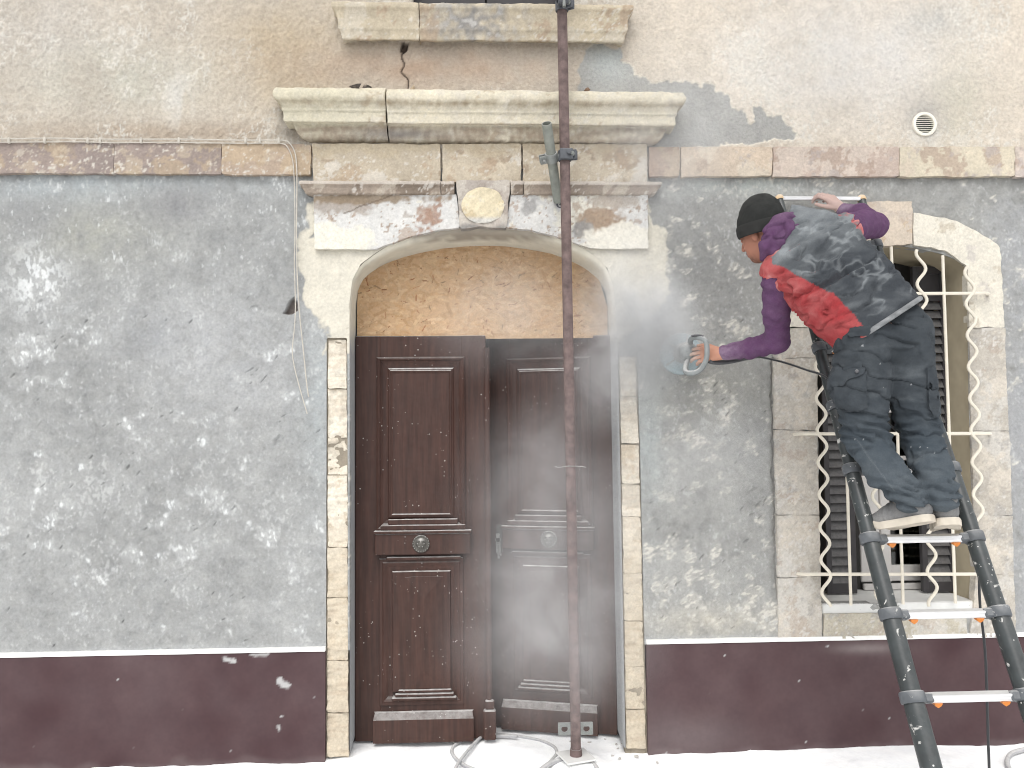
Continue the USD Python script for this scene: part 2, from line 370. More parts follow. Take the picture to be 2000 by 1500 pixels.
def near_line(pts, x, z, y=0.0, w=0.004):
    l = LineString([tuple(P(a, b, y)[[0, 2]]) for a, b in pts]); b = l.bounds; m = np.zeros(np.shape(x))
    k = (x > b[0] - 0.03) & (x < b[2] + 0.03) & (z > b[1] - 0.03) & (z < b[3] + 0.03)
    m[k] = sm(w, w * 0.3, shapely.distance(l, shapely.points(x[k] + 0.004 * fld(77, 0.03)(x[k], z[k]), z[k]))); return m

# outlines (spots of the photograph)
ARCH0 = [(683, 1478), (683, 800), (683, 660), (683, 590), (689, 547), (705, 516), (735, 494), (767, 474), (807, 459), (856, 448), (898, 443), (943, 440), (990, 443), (1035, 448), (1083, 459), (1122, 475), (1158, 498), (1186, 524), (1198, 560), (1202, 600), (1207, 690), (1213, 1000), (1222, 1462)]
ARCH1 = [(684, 1470), (684, 800), (685, 660), (686, 590), (692, 551), (708, 524), (738, 503), (772, 486), (810, 473), (858, 461), (900, 455), (943, 453), (988, 455), (1033, 460), (1080, 472), (1116, 488), (1151, 508), (1178, 532), (1192, 565), (1196, 600), (1202, 690), (1208, 1000), (1216, 1455)]
ARCH2 = [(693, 1438), (693, 800), (693, 664), (694, 592), (699, 562), (712, 540), (745, 517), (785, 502), (820, 493), (865, 484), (905, 480), (943, 479), (985, 480), (1030, 485), (1075, 494), (1108, 505), (1143, 523), (1170, 545), (1185, 570), (1188, 600), (1191, 664), (1197, 1000), (1206, 1424)]
WIN0 = [(1604, 1178), (1600, 1000), (1597, 800), (1595, 600), (1600, 535), (1625, 508), (1665, 491), (1705, 483), (1750, 480), (1795, 486), (1840, 497), (1868, 508), (1886, 522), (1889, 600), (1892, 800), (1898, 1000), (1906, 1176)]
SURL = [(598, 390), (616, 390), (616, 465), (800, 450), (800, 690), (640, 690), (640, 662), (632, 640), (606, 610), (590, 588), (594, 560), (586, 530), (579, 500), (585, 474), (600, 440)]
SURR = [(1262, 390), (1266, 390), (1274, 440), (1299, 470), (1308, 540), (1304, 590), (1270, 622), (1238, 640), (1214, 660), (1196, 690), (1080, 690), (1080, 450), (1262, 465)]
STRIPL = [(638, 660), (678, 660), (679, 900), (680, 1480), (636, 1480), (637, 1000)]
STRIPR = [(1207, 694), (1245, 694), (1252, 940), (1258, 1213), (1263, 1390), (1265, 1480), (1222, 1480), (1215, 1100), (1209, 850)]
XL, XR, ZT = -3.25, 3.65, 4.45
ZD, ZS = 0.54, 3.02
z_str_b = 2.935

def wall_height(x, z):
    px, py = pix(x, 0, z)
    left = px < 650
    up = sm(640, 560, py)
    fl = flakes(x, z, px, py)
    h = 0.0018 * fld(21, 0.16)(x, z) + 0.0008 * fld(22, 0.03)(x, z) + 0.0005 * fld(23, 0.01)(x, z) + 0.0015 * fl + 0.0012 * fld(26, 0.06, 0.05)(x, z)
    tr = np.clip(fld(24, 0.07, 0.012, rot=0.9)(x, z) - 1.2, 0, 2) * (1 - 0.6 * up)
    h += 0.0018 * tr - 0.006 * gouge(x, z, px, py)
    h += 0.004 * np.maximum(inside(SURL, x, z), inside(SURR, x, z, seed=70))
    h += 0.0005 * np.clip(fld(44, 0.007, 0.010, rot=0.2)(x, z), -2, 2) + 0.0007 * fld(45, 0.014, 0.020, rot=0.3)(x, z)
    h -= 0.03 * inside([(558, 612), (566, 592), (574, 582), (580, 592), (580, 606), (570, 616)], x, z, w=0.003, soft=0.006)
    h -= 0.012 * inside([(533, 862), (545, 852), (554, 858), (546, 869), (535, 872)], x, z, w=0.003, soft=0.004)
    h -= 0.010 * near_line([(1508, 700), (1510, 860), (1514, 1000), (1517, 1170)], x, z, w=0.008)
    return h

def flakes(x, z, px, py):
    """how white (0..1) the wall is with flaked-off paint: clusters of fine strokes with a paler smear round them"""
    d = fld(31, 0.28)(x, z)
    up = sm(640, 520, py)
    k = fld(33, 0.05, 0.042)(x, z) + 0.45 * d + 0.35 * fld(30, 0.016)(x, z)
    fine = fld(32, 0.006, 0.014, rot=0.25)(x, z) * 0.75 + 0.55 * fld(34, 0.011, 0.017, rot=0.1)(x, z)
    cl = sm(0.95, 2.6, k)
    l = 0.22 * cl + 0.95 * sm(0.35, 1.5, fine) * cl + 0.55 * sm(1.9, 2.4, 0.9 * fld(25, 0.006, 0.020, rot=0.1)(x, z) + 0.35 * k + 0.25) * (0.25 + 0.75 * up)
    big = zone(px, py, 75, 550, 50, 62) * (0.25 + sm(-0.2, 0.8, fine + 0.6 * fld(37, 0.03)(x, z)))
    l = np.maximum(l, big) * (1 - 0.9 * zone(px, py, 350, 440, 80, 90))
    k2 = fld(35, 0.05, 0.038, rot=0.3)(x, z) + 0.5 * fld(29, 0.018, 0.011, rot=0.5)(x, z) + 0.4 * d + 0.7 * zone(px, py, 1315, 480, 55, 130) + 0.6 * zone(px, py, 1380, 1180, 170, 75) - 0.15
    fine2 = fld(36, 0.015, 0.007, rot=0.4)(x, z)
    c2 = sm(0.9, 2.2, k2)
    r = 0.35 * c2 + 0.8 * sm(0.0, 0.9, fine2) * c2
    r = np.maximum(r, 0.6 * sm(0.6, 1.5, fine) * zone(px, py, 1430, 362, 200, 26)) * (1 - 0.8 * zone(px, py, 1290, 900, 45, 130))
    return np.clip(np.where(px < 650, l, r), 0, 1)

def gouge(x, z, px, py):
    w = fld(39, 0.22)(x, z)
    g = np.maximum(sm(2.6, 3.2, fld(38, 0.030, 0.009, rot=0.9)(x, z) + 0.35 * w), 0.8 * sm(2.6, 3.1, fld(27, 0.022, 0.008, rot=0.5)(x, z) + 0.3 * w))
    return g * (0.15 + 0.85 * sm(480, 640, py)) * np.where(px > 1500, 0.3, 1.0)

GREY, CREAM = C(171, 172, 171), C(236, 230, 215, 0.66)
def wall_tint(x, y, z):
    px, py = pix(x, 0, z)
    low = 0.5 * fld(41, 0.3)(x, z) + 0.55 * fld(42, 0.07)(x, z) + 0.45 * fld(43, 0.022)(x, z)
    t = GREY * (1 + 0.075 * low)[:, None]
    r = sm(1150, 1300, px)
    t = lerp(t, C(172, 172, 169) * (1 + 0.10 * low)[:, None], r)
    def blend(t, col, k, n=0.35): return lerp(t, col, np.clip(k * (1 + n * low), 0, 1))
    t = blend(t, C(186, 194, 197), 0.55 * zone(px, py, 110, 365, 150, 32))
    t = blend(t, C(186, 193, 195), 0.4 * zone(px, py, 330, 358, 260, 22))
    t = blend(t, C(178, 178, 168), 0.6 * zone(px, py, 180, 460, 150, 60))
    t = blend(t, C(155, 155, 156), 0.9 * zone(px, py, 345, 400, 60, 35))
    t = blend(t, C(150, 151, 153), 0.6 * zone(px, py, 60, 430, 60, 50))
    t = blend(t, C(152, 154, 156), 0.7 * zone(px, py, 290, 660, 40, 40))
    t = blend(t, C(190, 191, 192), 0.5 * zone(px, py, 420, 700, 200, 120))
    t = blend(t, C(183, 190, 192), 0.4 * zone(px, py, 622, 800, 40, 160))
    t = blend(t, C(182, 188, 188), 0.35 * zone(px, py, 590, 390, 26, 90))
    t = blend(t, C(150, 150, 148), 0.7 * zone(px, py, 1400, 520, 130, 130))
    t = blend(t, C(186, 195, 195), 0.6 * zone(px, py, 1268, 830, 32, 180))
    t = blend(t, C(150, 148, 136), 0.6 * zone(px, py, 1370, 770, 120, 60))
    t = blend(t, C(176, 176, 172), 0.6 * zone(px, py, 1390, 1010, 110, 200))
    t = blend(t, C(205, 200, 188), 0.6 * zone(px, py, 1400, 1215, 130, 28))
    t = blend(t, C(185, 190, 186), 0.7 * zone(px, py, 1420, 356, 200, 26))
    t = blend(t, C(120, 118, 112), 0.7 * zone(px, py, 1511, 900, 7, 260))
    t = blend(t, C(176, 177, 178), 0.8 * sm(1900, 1970, px) * sm(360, 420, py))
    fl = flakes(x, z, px, py)
    t = lerp(t, np.where((px < 650)[:, None], C(226, 228, 228, 0.78), C(216, 212, 203, 0.76)), 0.88 * fl)
    hf = fld(44, 0.007, 0.010, rot=0.2)(x, z) + 0.6 * fld(45, 0.014, 0.020, rot=0.3)(x, z) + 0.5 * fld(46, 0.12)(x, z)
    t = t * (1 + 0.026 * np.clip(hf, -2, 2))[:, None]
    t = lerp(t, C(222, 223, 222, 0.76), 0.28 * sm(1.7, 2.8, hf) * (1 - zone(px, py, 350, 440, 80, 90)))
    t = lerp(t, t * 0.82, 0.4 * sm(2.1, 3.0, -hf))
    g = gouge(x, z, px, py)
    t = lerp(t, t * 0.74, g)
    cs = np.maximum(inside(SURL, x, z), inside(SURR, x, z, seed=70))
    edge = np.clip(4 * cs * (1 - cs), 0, 1)
    t = lerp(t, CREAM * (1 + 0.02 * low)[:, None], cs); t = lerp(t, C(208, 203, 190), 0.5 * edge)
    t = lerp(t, C(110, 100, 94), 0.9 * inside([(558, 612), (566, 592), (574, 582), (580, 592), (580, 606), (570, 616)], x, z, w=0.003, soft=0.006))
    t = lerp(t, C(200, 202, 203), 0.7 * sm(ZD + 0.05, ZD + 0.01, z))
    return t

full = sbox(XL, ZD, XR, z_str_b + 0.04)
hole = poly(ARCH0 + [(1222, 1500), (683, 1500)], 0.0)
lw = full.difference(hole).difference(poly(STRIPL, 0)).difference(poly(STRIPR, 0)).difference(poly(WIN0, 0))
pieces = [g for g in getattr(lw, 'geoms', [lw]) if g.area > 0.002]
pieces.sort(key=lambda g: -g.area)
for g in pieces[:3] if len(pieces) > 3 else pieces:
    V, F, T = relief(g, 0.0, 0.05, 0.0048, wall_height, wall_tint)
    obj('lower_wall', (V, F), 'old_plaster', H, True, T)

# upper wall: roughcast with a bare grey repair beside the cornice
GREYP = [(1120, 290), (1130, 130), (1165, 92), (1215, 88), (1210, 125), (1240, 142), (1272, 146), (1282, 158), (1340, 162), (1378, 158), (1402, 172), (1424, 190), (1428, 208), (1450, 232), (1462, 242), (1474, 232), (1466, 216), (1472, 208), (1500, 226), (1530, 232), (1556, 252), (1560, 270), (1540, 280), (1420, 284), (1300, 292)]
UW = (660, 1215)
def upper_height(x, z):
    px, py = pix(x, 0, z)
    smooth_ = np.maximum(inside(GREYP, x, z, seed=80), 0.75 * zone(px, py, 950, 125, 300, 40))
    rc = np.clip(fld(91, 0.010, 0.016)(x, z), -1, 2.2) * 0.0022 + np.clip(fld(92, 0.025, 0.035)(x, z) - 0.8, 0, 2) * 0.004 + 0.001 * fld(93, 0.15)(x, z)
    h = 0.004 + rc * (0.55 + 0.45 * sm(1300, 300, px)) * (1 - smooth_) - 0.006 * smooth_
    h -= 0.014 * near_line([(790, 82), (785, 100), (789, 122), (786, 140), (796, 158), (797, 172)], x, z, w=0.006)
    h -= 0.03 * inside([(783, 84), (796, 84), (795, 100), (788, 106), (782, 98)], x, z, w=0.003, soft=0.006)
    return h

def upper_tint(x, y, z):
    px, py = pix(x, 0, z)
    low = 0.55 * fld(94, 0.3)(x, z) + 0.5 * fld(95, 0.1)(x, z) + 0.3 * fld(96, 0.03)(x, z)
    n = 1 + 0.06 * low
    t = C(212, 202, 188) * n[:, None]
    def blend(t, col, k, w=0.35): return lerp(t, col, np.clip(k * (1 + w * low), 0, 1))
    t = blend(t, C(202, 186, 162), 0.8 * zone(px, py, 560, 100, 130, 130))
    t = blend(t, C(190, 168, 148), 0.8 * zone(px, py, 850, 130, 260, 45))
    t = blend(t, C(214, 208, 200), 0.7 * zone(px, py, 80, 60, 120, 90))
    t = blend(t, C(205, 203, 190), 0.7 * zone(px, py, 230, 150, 160, 60))
    t = blend(t, C(186, 170, 152), 0.7 * zone(px, py, 300, 258, 330, 22))
    t = blend(t, C(234, 222, 206), sm(1200, 1340, px) * 0.9)
    t = blend(t, C(238, 232, 224), 0.8 * zone(px, py, 1640, 120, 250, 110))
    t = blend(t, C(205, 202, 196), 0.7 * zone(px, py, 1830, 40, 70, 45))
    t = blend(t, C(206, 201, 184), 0.6 * zone(px, py, 1870, 200, 60, 80))
    t = blend(t, C(198, 192, 184), 0.8 * zone(px, py, 1805, 228, 36, 40))
    wash = sm(0.55, 0.0, np.abs(fld(97, 0.014, 0.022)(x, z)) + 0.25 * fld(90, 0.006)(x, z)) * sm(-0.5, 1.0, fld(98, 0.16, 0.20)(x, z) + 0.5 * fld(89, 0.04)(x, z)) + 0.5 * sm(0.8, 2.0, fld(98, 0.16, 0.20)(x, z) + 0.4 * fld(88, 0.03, 0.05)(x, z))
    t = lerp(t, C(230, 226, 217, 0.76), 0.75 * np.clip(wash, 0, 1) * (1 - zone(px, py, 620, 90, 180, 120)) * (1 - zone(px, py, 950, 125, 280, 70)))
    t = lerp(t, C(222, 218, 210, 0.76), 0.85 * zone(px, py, 345, 190, 28, 52) * sm(-0.8, 0.4, fld(99, 0.03, 0.06)(x, z)))
    k = inside(GREYP, x, z, seed=80)
    t = lerp(t, C(184, 183, 179) * n[:, None], k)
    t = lerp(t, C(198, 203, 201), 0.8 * k * zone(px, py, 1190, 120, 40, 45))
    t = lerp(t, C(236, 228, 214, 0.78), 0.9 * np.clip(4 * k * (1 - k), 0, 1) * (px > 1215))
    t = lerp(t, C(90, 78, 70), 0.9 * near_line([(790, 82), (785, 100), (789, 122), (786, 140), (796, 158), (797, 172)], x, z, w=0.005))
    t = lerp(t, C(95, 82, 74), 0.9 * inside([(783, 84), (796, 84), (795, 100), (788, 106), (782, 98)], x, z, w=0.003, soft=0.006))
    t = lerp(t, C(92, 84, 72), 0.55 * zone(px, py, 552, 215, 14, 34))
    t = lerp(t, C(120, 108, 92), 0.5 * zone(px, py, 575, 262, 40, 16))
    return t
zs_top = P(945, 6, -0.06)[2]
uw = sbox(XL, z_str_b + 0.04, XR, ZT).difference(sbox(P(806, 0, 0)[0], zs_top - 0.03, P(1092, 0, 0)[0], ZT + 1)).difference(shapely.Point(*P(1805, 243, 0)[[0, 2]]).buffer(0.052))
V, F, T = relief(uw, 0.0, 0.06, 0.0056, upper_height, upper_tint)
obj('upper_wall', (V, F), 'roughcast', H, True, T)
xa, xb = P(806, 0, 0)[0], P(1092, 0, 0)[0]
obj('upper_shutter', join([bx(xa - 0.02, 0.5 * (xa + xb) - 0.004, 0.10, 0.14, zs_top - 0.05, ZT + 0.3), bx(0.5 * (xa + xb) + 0.004, xb + 0.02, 0.10, 0.14, zs_top - 0.05, ZT + 0.3)]), 'shutter_paint', H)

# the body of the house behind and around the front
yb = 4.5
obj('side_wall', bx(XL - 0.3, XL - 0.004, 0.0, yb, 0, 6.6), 'plain_wall', H)
obj('side_wall', bx(XR + 0.004, XR + 0.3, 0.0, yb, 0, 6.6), 'plain_wall', H)
obj('back_wall', bx(XL, XR, yb - 0.3, yb, 0, 6.6), 'plain_wall', H)
obj('top_wall', bx(XL, XR, 0.004, 0.3, ZT + 0.004, 6.6), 'plain_wall', H)
obj('roof', bx(XL - 0.4, XR + 0.4, -0.3, yb + 0.3, 6.604, 6.75), 'plain_wall', H)
# inner skin so that no light gets into the dark hall
for a, b, c, d in ((XL, -0.86, 0, ZT), (0.92, 1.62, 0, ZT), (2.50, XR, 0, ZT), (-0.86, 0.92, 2.68, ZT), (1.62, 2.50, 0, 0.60), (1.62, 2.50, 2.62, ZT)):
    obj('inner_wall', bx(a, b, 0.50, 0.56, c, d), 'dark_room', H)
obj('hall_floor', bx(XL, XR, 0.62, yb - 0.31, 0.0, 0.02), 'dark_room', H)

# plinth with its white band
def plinth_h(x, z): return 0.0006 * fld(101, 0.2)(x, z) + 0.0004 * fld(102, 0.03)(x, z) - 0.002 * chips(x, z)
CH = [[(436, 1282), (448, 1284), (463, 1290), (466, 1296), (452, 1296), (440, 1292)], [(545, 1322), (552, 1318), (556, 1330), (568, 1338), (562, 1344), (548, 1342), (541, 1334)], [(494, 1274), (528, 1273), (528, 1278), (496, 1279)], [(547, 1415), (551, 1414), (552, 1424), (548, 1424)]]
def chips(x, z):
    m = np.maximum.reduce([inside(c, x, z, w=0.006, seed=110 + 7 * i, soft=0.004) for i, c in enumerate(CH)])
    return np.maximum(m, sm(3.0, 3.3, fld(105, 0.010)(x, z)))
def plinth_t(x, y, z):
    px, py = pix(x, 0, z)
    low = 0.6 * fld(103, 0.35)(x, z) + 0.4 * fld(104, 0.08)(x, z)
    t = C(94, 66, 70, 0.47) * (1 + 0.05 * low)[:, None]
    t = lerp(t, C(150, 138, 138), np.clip(0.11 + 0.05 * low, 0, 1))
    t = lerp(t, C(168, 158, 158), 0.25 * zone(px, py, 1330, 1440, 130, 45))
    t = lerp(t, C(170, 160, 158), 0.5 * zone(px, py, 1690, 1265, 60, 10))
    t = lerp(t, C(178, 168, 166), 0.12 * sm(0.04, 0.0, z + 0.012 * fld(106, 0.06)(x, z)))
    t = lerp(t, C(200, 199, 198), 0.95 * chips(x, z))
    return t
PLX = ((XL, P(635, 1380, -0.012)[0]), (P(1265, 1380, -0.012)[0], XR))
ztop = (P(300, 1279, -0.012)[2], P(1700, 1250, -0.012)[2])
for (a, b), zt in zip(PLX, ztop):
    V, F, T = relief(sbox(a, -0.01, b, zt), -0.012, 0.02, 0.009, plinth_h, plinth_t)
    obj('plinth', (V, F), 'plinth_paint', H, True, T)
    bh = lambda x, z: 0.0008 * fld(107, 0.08)(x, z)
    V, F, T = relief(sbox(a, zt + 0.001, b, zt + 0.022), -0.016, 0.02, 0.006, bh, lambda x, y, z: C(244, 243, 240, 0.82) * (1 + 0.03 * fld(108, 0.05)(x, z))[:, None])
    obj('plinth_band', (V, F), 'smooth_render', H, True, T)
# ------------------------------------------------------------------ dressed stone
def stone_tint(seed, base, patches, speck=None, amp=0.06, amount=1.0):
    """base colour with irregular patches of other colours: [(colour, size, threshold, strength)]"""
    def f(x, y, z):
        a, b = x + 0.6 * y, z + 0.6 * y
        t = base * (1 + amp * (0.6 * fld(seed, 0.12)(a, b) + 0.4 * fld(seed + 1, 0.03)(a, b)))[:, None]
        for i, (c, s, th, k) in enumerate(patches):
            n = fld(seed + 2 + 3 * i, s)(a, b) + 0.45 * fld(seed + 3 + 3 * i, s / 4)(a, b) + 0.25 * fld(seed + 4 + 3 * i, s / 12)(a, b)
            t = lerp(t, c, k * sm(th, th + 0.35, n))
        if speck is not None:
            t = lerp(t, speck, 0.8 * sm(1.5, 1.9, fld(seed + 30, 0.008)(a, b) + 0.5 * fld(seed + 31, 0.08)(a, b)))
        return t
    return f

def stone_h(seed, amp=0.0018, chip=0.004, big=0.06):
    return lambda x, z: amp * (fld(seed, big)(x, z) + 0.5 * fld(seed + 1, 0.012)(x, z)) - chip * sm(1.3, 2.2, fld(seed + 2, 0.045)(x, z))

def rough(pg, w, seed, step=0.012):
    """an outline with uneven edges"""
    b = pg.exterior; n = max(12, int(b.length / step)); r = np.random.default_rng(seed)
    p = np.array([b.interpolate(i / n, normalized=True).coords[0] for i in range(n)])
    e = gaussian_filter(r.standard_normal((n, 2)), (1.2, 0), mode='wrap'); e /= e.std() + 1e-9
    return Polygon(p + e * w).buffer(0)

def block(name, pts, y, back, th, tf, mat='weathered_stone', w=0.0015, res=0.007, seed=1, label=None, parent=None):
    pg = rough(poly(pts, y), w, seed)
    if pg.geom_type != 'Polygon': pg = max(pg.geoms, key=lambda g: g.area)
    V, F, T = relief(pg, y, back, res, th, tf)
    return obj(name, (V, F), mat, parent or H, True, T, label)

MAUVE, OCHRE, PALE = C(170, 152, 142), C(205, 180, 142), C(222, 208, 184)
YS = -0.028
# string course, left of the door
for i, (a, b, tl, bl) in enumerate([(-310, -91, 278, 338), (-90, 221.5, 278, 338), (222.6, 432.5, 279, 339), (433.6, 607, 280, 341)]):
    tf = stone_tint(200 + 40 * i, MAUVE if i < 3 else C(196, 172, 148), [(C(204, 178, 138), 0.12, 0.6, 0.5), (C(162, 146, 140), 0.16, 0.8, 0.5), (C(214, 194, 164), 0.05, 0.9, 0.5), (C(224, 212, 192), 0.02, 1.5, 0.5)], C(228, 220, 206))
    block('string_course_stone', [(a, tl), (b, tl + 1), (b, bl + 1), (a, bl)], YS, 0.03, stone_h(200 + 40 * i), tf, seed=21 + i)
# and right of it
RS = [((1268, 1327), C(190, 160, 136), C(208, 184, 152)), ((1330, 1508), C(222, 200, 174), C(232, 216, 192)), ((1510, 1756), C(224, 205, 188), C(208, 184, 168)), ((1757.2, 1982), C(230, 216, 188), C(226, 208, 184)), ((1983.2, 2300), C(230, 212, 196), C(206, 190, 176))]
for i, ((a, b), c1, c2) in enumerate(RS):
    tf = stone_tint(400 + 40 * i, c1, [(c2, 0.10, 0.4, 0.8), (C(186, 158, 138), 0.09, 1.0, 0.6), (C(196, 184, 178), 0.06, 1.2, 0.6)], None, 0.04)
    block('string_course_stone', [(a, 287), (b, 286), (b, 344), (a, 345)], YS, 0.03, stone_h(400 + 40 * i, 0.0014, 0.003), tf, seed=31 + i)

# cornice over the door, in three cracked blocks
z1, z2 = P(940, 170, -0.16)[2], P(940, 281, -0.005)[2]
zz = lambda q, y: P(940, q, y)[2]
CORN = [(0.02, z1 + 0.012), (0.10, z1 + 0.007), (0.135, z1 + 0.001), (0.150, zz(174, -.15)), (0.160, zz(180, -.16)), (0.162, zz(186, -.162)), (0.158, zz(192, -.158)), (0.148, zz(198, -.148)), (0.134, zz(202, -.134)), (0.126, zz(210, -.126)), (0.127, zz(217, -.127)),
        (0.118, zz(219, -.118)), (0.118, zz(238, -.118)), (0.112, zz(241, -.112)), (0.086, zz(241.5, -.086)), (0.078, zz(243, -.078)), (0.074, zz(250, -.074)), (0.062, zz(262, -.062)), (0.040, zz(272, -.04)), (0.014, zz(279, -.014)), (0.004, z2)]
xc0, xc1 = P(609, 280, -0.005)[0], P(1266, 280, -0.005)[0]
j1, j2 = P(755, 225, -0.12)[0], P(1098, 225, -0.12)[0]
STONE = C(226, 215, 188, 0.74)
def cornice_tint(seed):
    base = stone_tint(seed, STONE, [(C(190, 166, 136), 0.08, 1.1, 0.6), (C(232, 222, 198), 0.10, 0.6, 0.7), (C(232, 222, 202), 0.022, 1.25, 0.8)], C(232, 224, 206))
    def f(x, y, z):
        t = base(x, y, z); a, b = x + y, z
        low = 0.5 * fld(seed + 50, 0.10, 0.014)(x, z) + 0.5 * fld(seed + 51, 0.014)(x, z)
        t = lerp(t, C(222, 215, 182), 0.4 * sm(j1 + 0.05, j1 - 0.3, x))
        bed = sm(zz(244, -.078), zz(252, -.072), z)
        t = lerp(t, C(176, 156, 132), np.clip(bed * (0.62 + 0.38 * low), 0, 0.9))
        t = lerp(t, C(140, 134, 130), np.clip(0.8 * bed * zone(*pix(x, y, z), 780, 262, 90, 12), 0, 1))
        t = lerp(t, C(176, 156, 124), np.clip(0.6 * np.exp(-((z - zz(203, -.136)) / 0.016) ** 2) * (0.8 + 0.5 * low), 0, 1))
        t = lerp(t, C(234, 226, 200, 0.76), 0.7 * sm(zz(184, -.16), zz(176, -.16), -z + 2 * 0) if False else t * 0 + 0)[...] if False else t
        return t
    return f
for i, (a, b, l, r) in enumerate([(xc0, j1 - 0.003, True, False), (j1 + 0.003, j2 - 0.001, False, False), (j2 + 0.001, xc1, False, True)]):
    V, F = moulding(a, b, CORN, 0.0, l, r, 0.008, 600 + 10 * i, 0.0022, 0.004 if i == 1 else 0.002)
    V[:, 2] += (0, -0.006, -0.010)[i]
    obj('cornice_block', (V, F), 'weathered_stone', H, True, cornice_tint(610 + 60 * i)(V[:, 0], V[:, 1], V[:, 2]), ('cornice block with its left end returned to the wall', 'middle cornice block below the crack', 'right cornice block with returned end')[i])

# frieze
YF = -0.036
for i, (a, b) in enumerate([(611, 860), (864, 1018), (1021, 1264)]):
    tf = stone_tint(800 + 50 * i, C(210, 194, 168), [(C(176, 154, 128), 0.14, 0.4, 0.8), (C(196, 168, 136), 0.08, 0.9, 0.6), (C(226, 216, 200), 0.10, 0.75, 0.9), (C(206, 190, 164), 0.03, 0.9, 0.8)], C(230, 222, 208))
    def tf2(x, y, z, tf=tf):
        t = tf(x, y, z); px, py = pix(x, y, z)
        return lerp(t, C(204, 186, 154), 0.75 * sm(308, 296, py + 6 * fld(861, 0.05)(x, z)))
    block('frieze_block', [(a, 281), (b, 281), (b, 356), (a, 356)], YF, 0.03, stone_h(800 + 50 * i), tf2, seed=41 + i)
# thin moulding under the frieze
zt = P(750, 353, -0.075)[2]
z0 = lambda q, y: P(750, q, y)[2]
THIN = [(0.0, zt + 0.006), (0.060, zt + 0.004), (0.070, zt - 0.002), (0.070, z0(359, -.07)), (0.062, z0(362, -.062)), (0.056, z0(364, -.056)), (0.054, z0(369, -.054)), (0.048, z0(372, -.048)), (0.042, z0(378, -.042)), (0.004, z0(384, -.036))]
for i, (a, b, l, r) in enumerate([(614, 861, True, False), (862, 888, False, False), (998, 1022, False, False), (1023, 1264, False, True)]):
    V, F = moulding(P(a, 370, -0.03)[0], P(b, 370, -0.03)[0] - 0.001, THIN, -0.0, l, r, 0.006, 900 + 10 * i, 0.0016, 0.003)
    tf = stone_tint(900 + 50 * i, C(176, 158, 140), [(C(214, 200, 180), 0.06, 0.7, 0.7), (C(140, 122, 104), 0.08, 0.7, 0.7)], C(226, 216, 204))
    t = tf(V[:, 0], V[:, 1], V[:, 2]); t = lerp(t, C(222, 210, 196), 0.7 * (V[:, 2] > z0(359, -.07)))
    obj('moulding', (V, F), 'weathered_stone', H, True, t)

# lintel panels with the arch cut out of them
YL = -0.030
def lintel_t(seed, left):
    tf = stone_tint(seed, C(228, 226, 222, 0.70), [(C(236, 230, 212, 0.78), 0.14, 0.9, 0.8), (C(188, 177, 166), 0.11, 1.05, 0.75), (C(184, 154, 128), 0.05, 1.35, 0.6)], C(176, 148, 122))
    def f(x, y, z):
        px, py = pix(x, y, z); t = tf(x, y, z)
        n = 0.6 * fld(seed + 60, 0.06)(x, z) + 0.5 * fld(seed + 61, 0.015)(x, z)
        if left:
            t = lerp(t, C(182, 170, 158), 0.9 * sm(-0.1, 0.25, zone(px, py, 670, 398, 75, 26) - 0.45 + 0.16 * n))
            t = lerp(t, C(160, 138, 110), 0.9 * sm(-0.1, 0.2, zone(px, py, 720, 388, 130, 13) - 0.45 + 0.2 * n))
            t = lerp(t, C(238, 232, 214, 0.78), 0.95 * sm(-0.1, 0.1, zone(px, py, 650, 470, 90, 42) - 0.45 + 0.10 * n))
            t = lerp(t, C(176, 134, 108), 0.8 * sm(0.0, 0.2, zone(px, py, 840, 425, 40, 34) - 0.62 + 0.28 * n))
            t = lerp(t, C(120, 100, 84), 0.8 * near_line([(674, 416), (700, 404), (735, 393), (768, 380)], x, z, YL, 0.005))
        else:
            t = lerp(t, C(172, 170, 168), 0.9 * sm(-0.1, 0.2, zone(px, py, 1032, 405, 24, 30) - 0.45 + 0.18 * n))
            t = lerp(t, C(176, 146, 116), 0.9 * sm(-0.1, 0.2, zone(px, py, 1170, 432, 46, 30) - 0.45 + 0.2 * n))
            t = lerp(t, C(166, 162, 158), 0.9 * sm(-0.1, 0.2, zone(px, py, 1138, 450, 24, 18) - 0.45 + 0.2 * n))
            t = lerp(t, C(196, 182, 166), 0.85 * sm(-0.1, 0.2, zone(px, py, 1200, 392, 80, 16) - 0.45 + 0.2 * n))
            t = lerp(t, C(238, 232, 216, 0.78), 0.95 * sm(-0.1, 0.1, zone(px, py, 1225, 470, 90, 34) - 0.42 + 0.10 * n))
        return t
    return f
INL = [(898, 444), (856, 449), (807, 460), (767, 474), (735, 486)]
INR = [(988, 444), (1035, 449), (1083, 460), (1122, 475), (1150, 484)]
block('lintel_panel', [(613, 380), (892, 380)] + INL + [(700, 487), (614, 486)], YL, 0.02, stone_h(1000, 0.0012, 0.002), lintel_t(1000, True), seed=51, w=0.001)
block('lintel_panel', [(998, 380), (1265, 380), (1266, 485), (1180, 486)] + INR[::-1], YL, 0.02, stone_h(1100, 0.0012, 0.002), lintel_t(1100, False), seed=52, w=0.001)
kt = stone_tint(1200, C(196, 184, 172), [(C(214, 204, 190), 0.05, 0.6, 0.7), (C(170, 154, 142), 0.07, 0.9, 0.6)], C(224, 216, 204))
YK = -0.046
def key_t(x, y, z):
    px, py = pix(x, y, z); t = kt(x, y, z)
    return lerp(t, C(150, 146, 142), 0.8 * sm(436, 446, py + 3 * fld(1260, 0.03)(x, z)))
block('keystone', [(891, 352), (996, 352), (989, 446), (943, 443), (899, 447)], YK, 0.02, stone_h(1201, 0.0014, 0.003), key_t, seed=53)
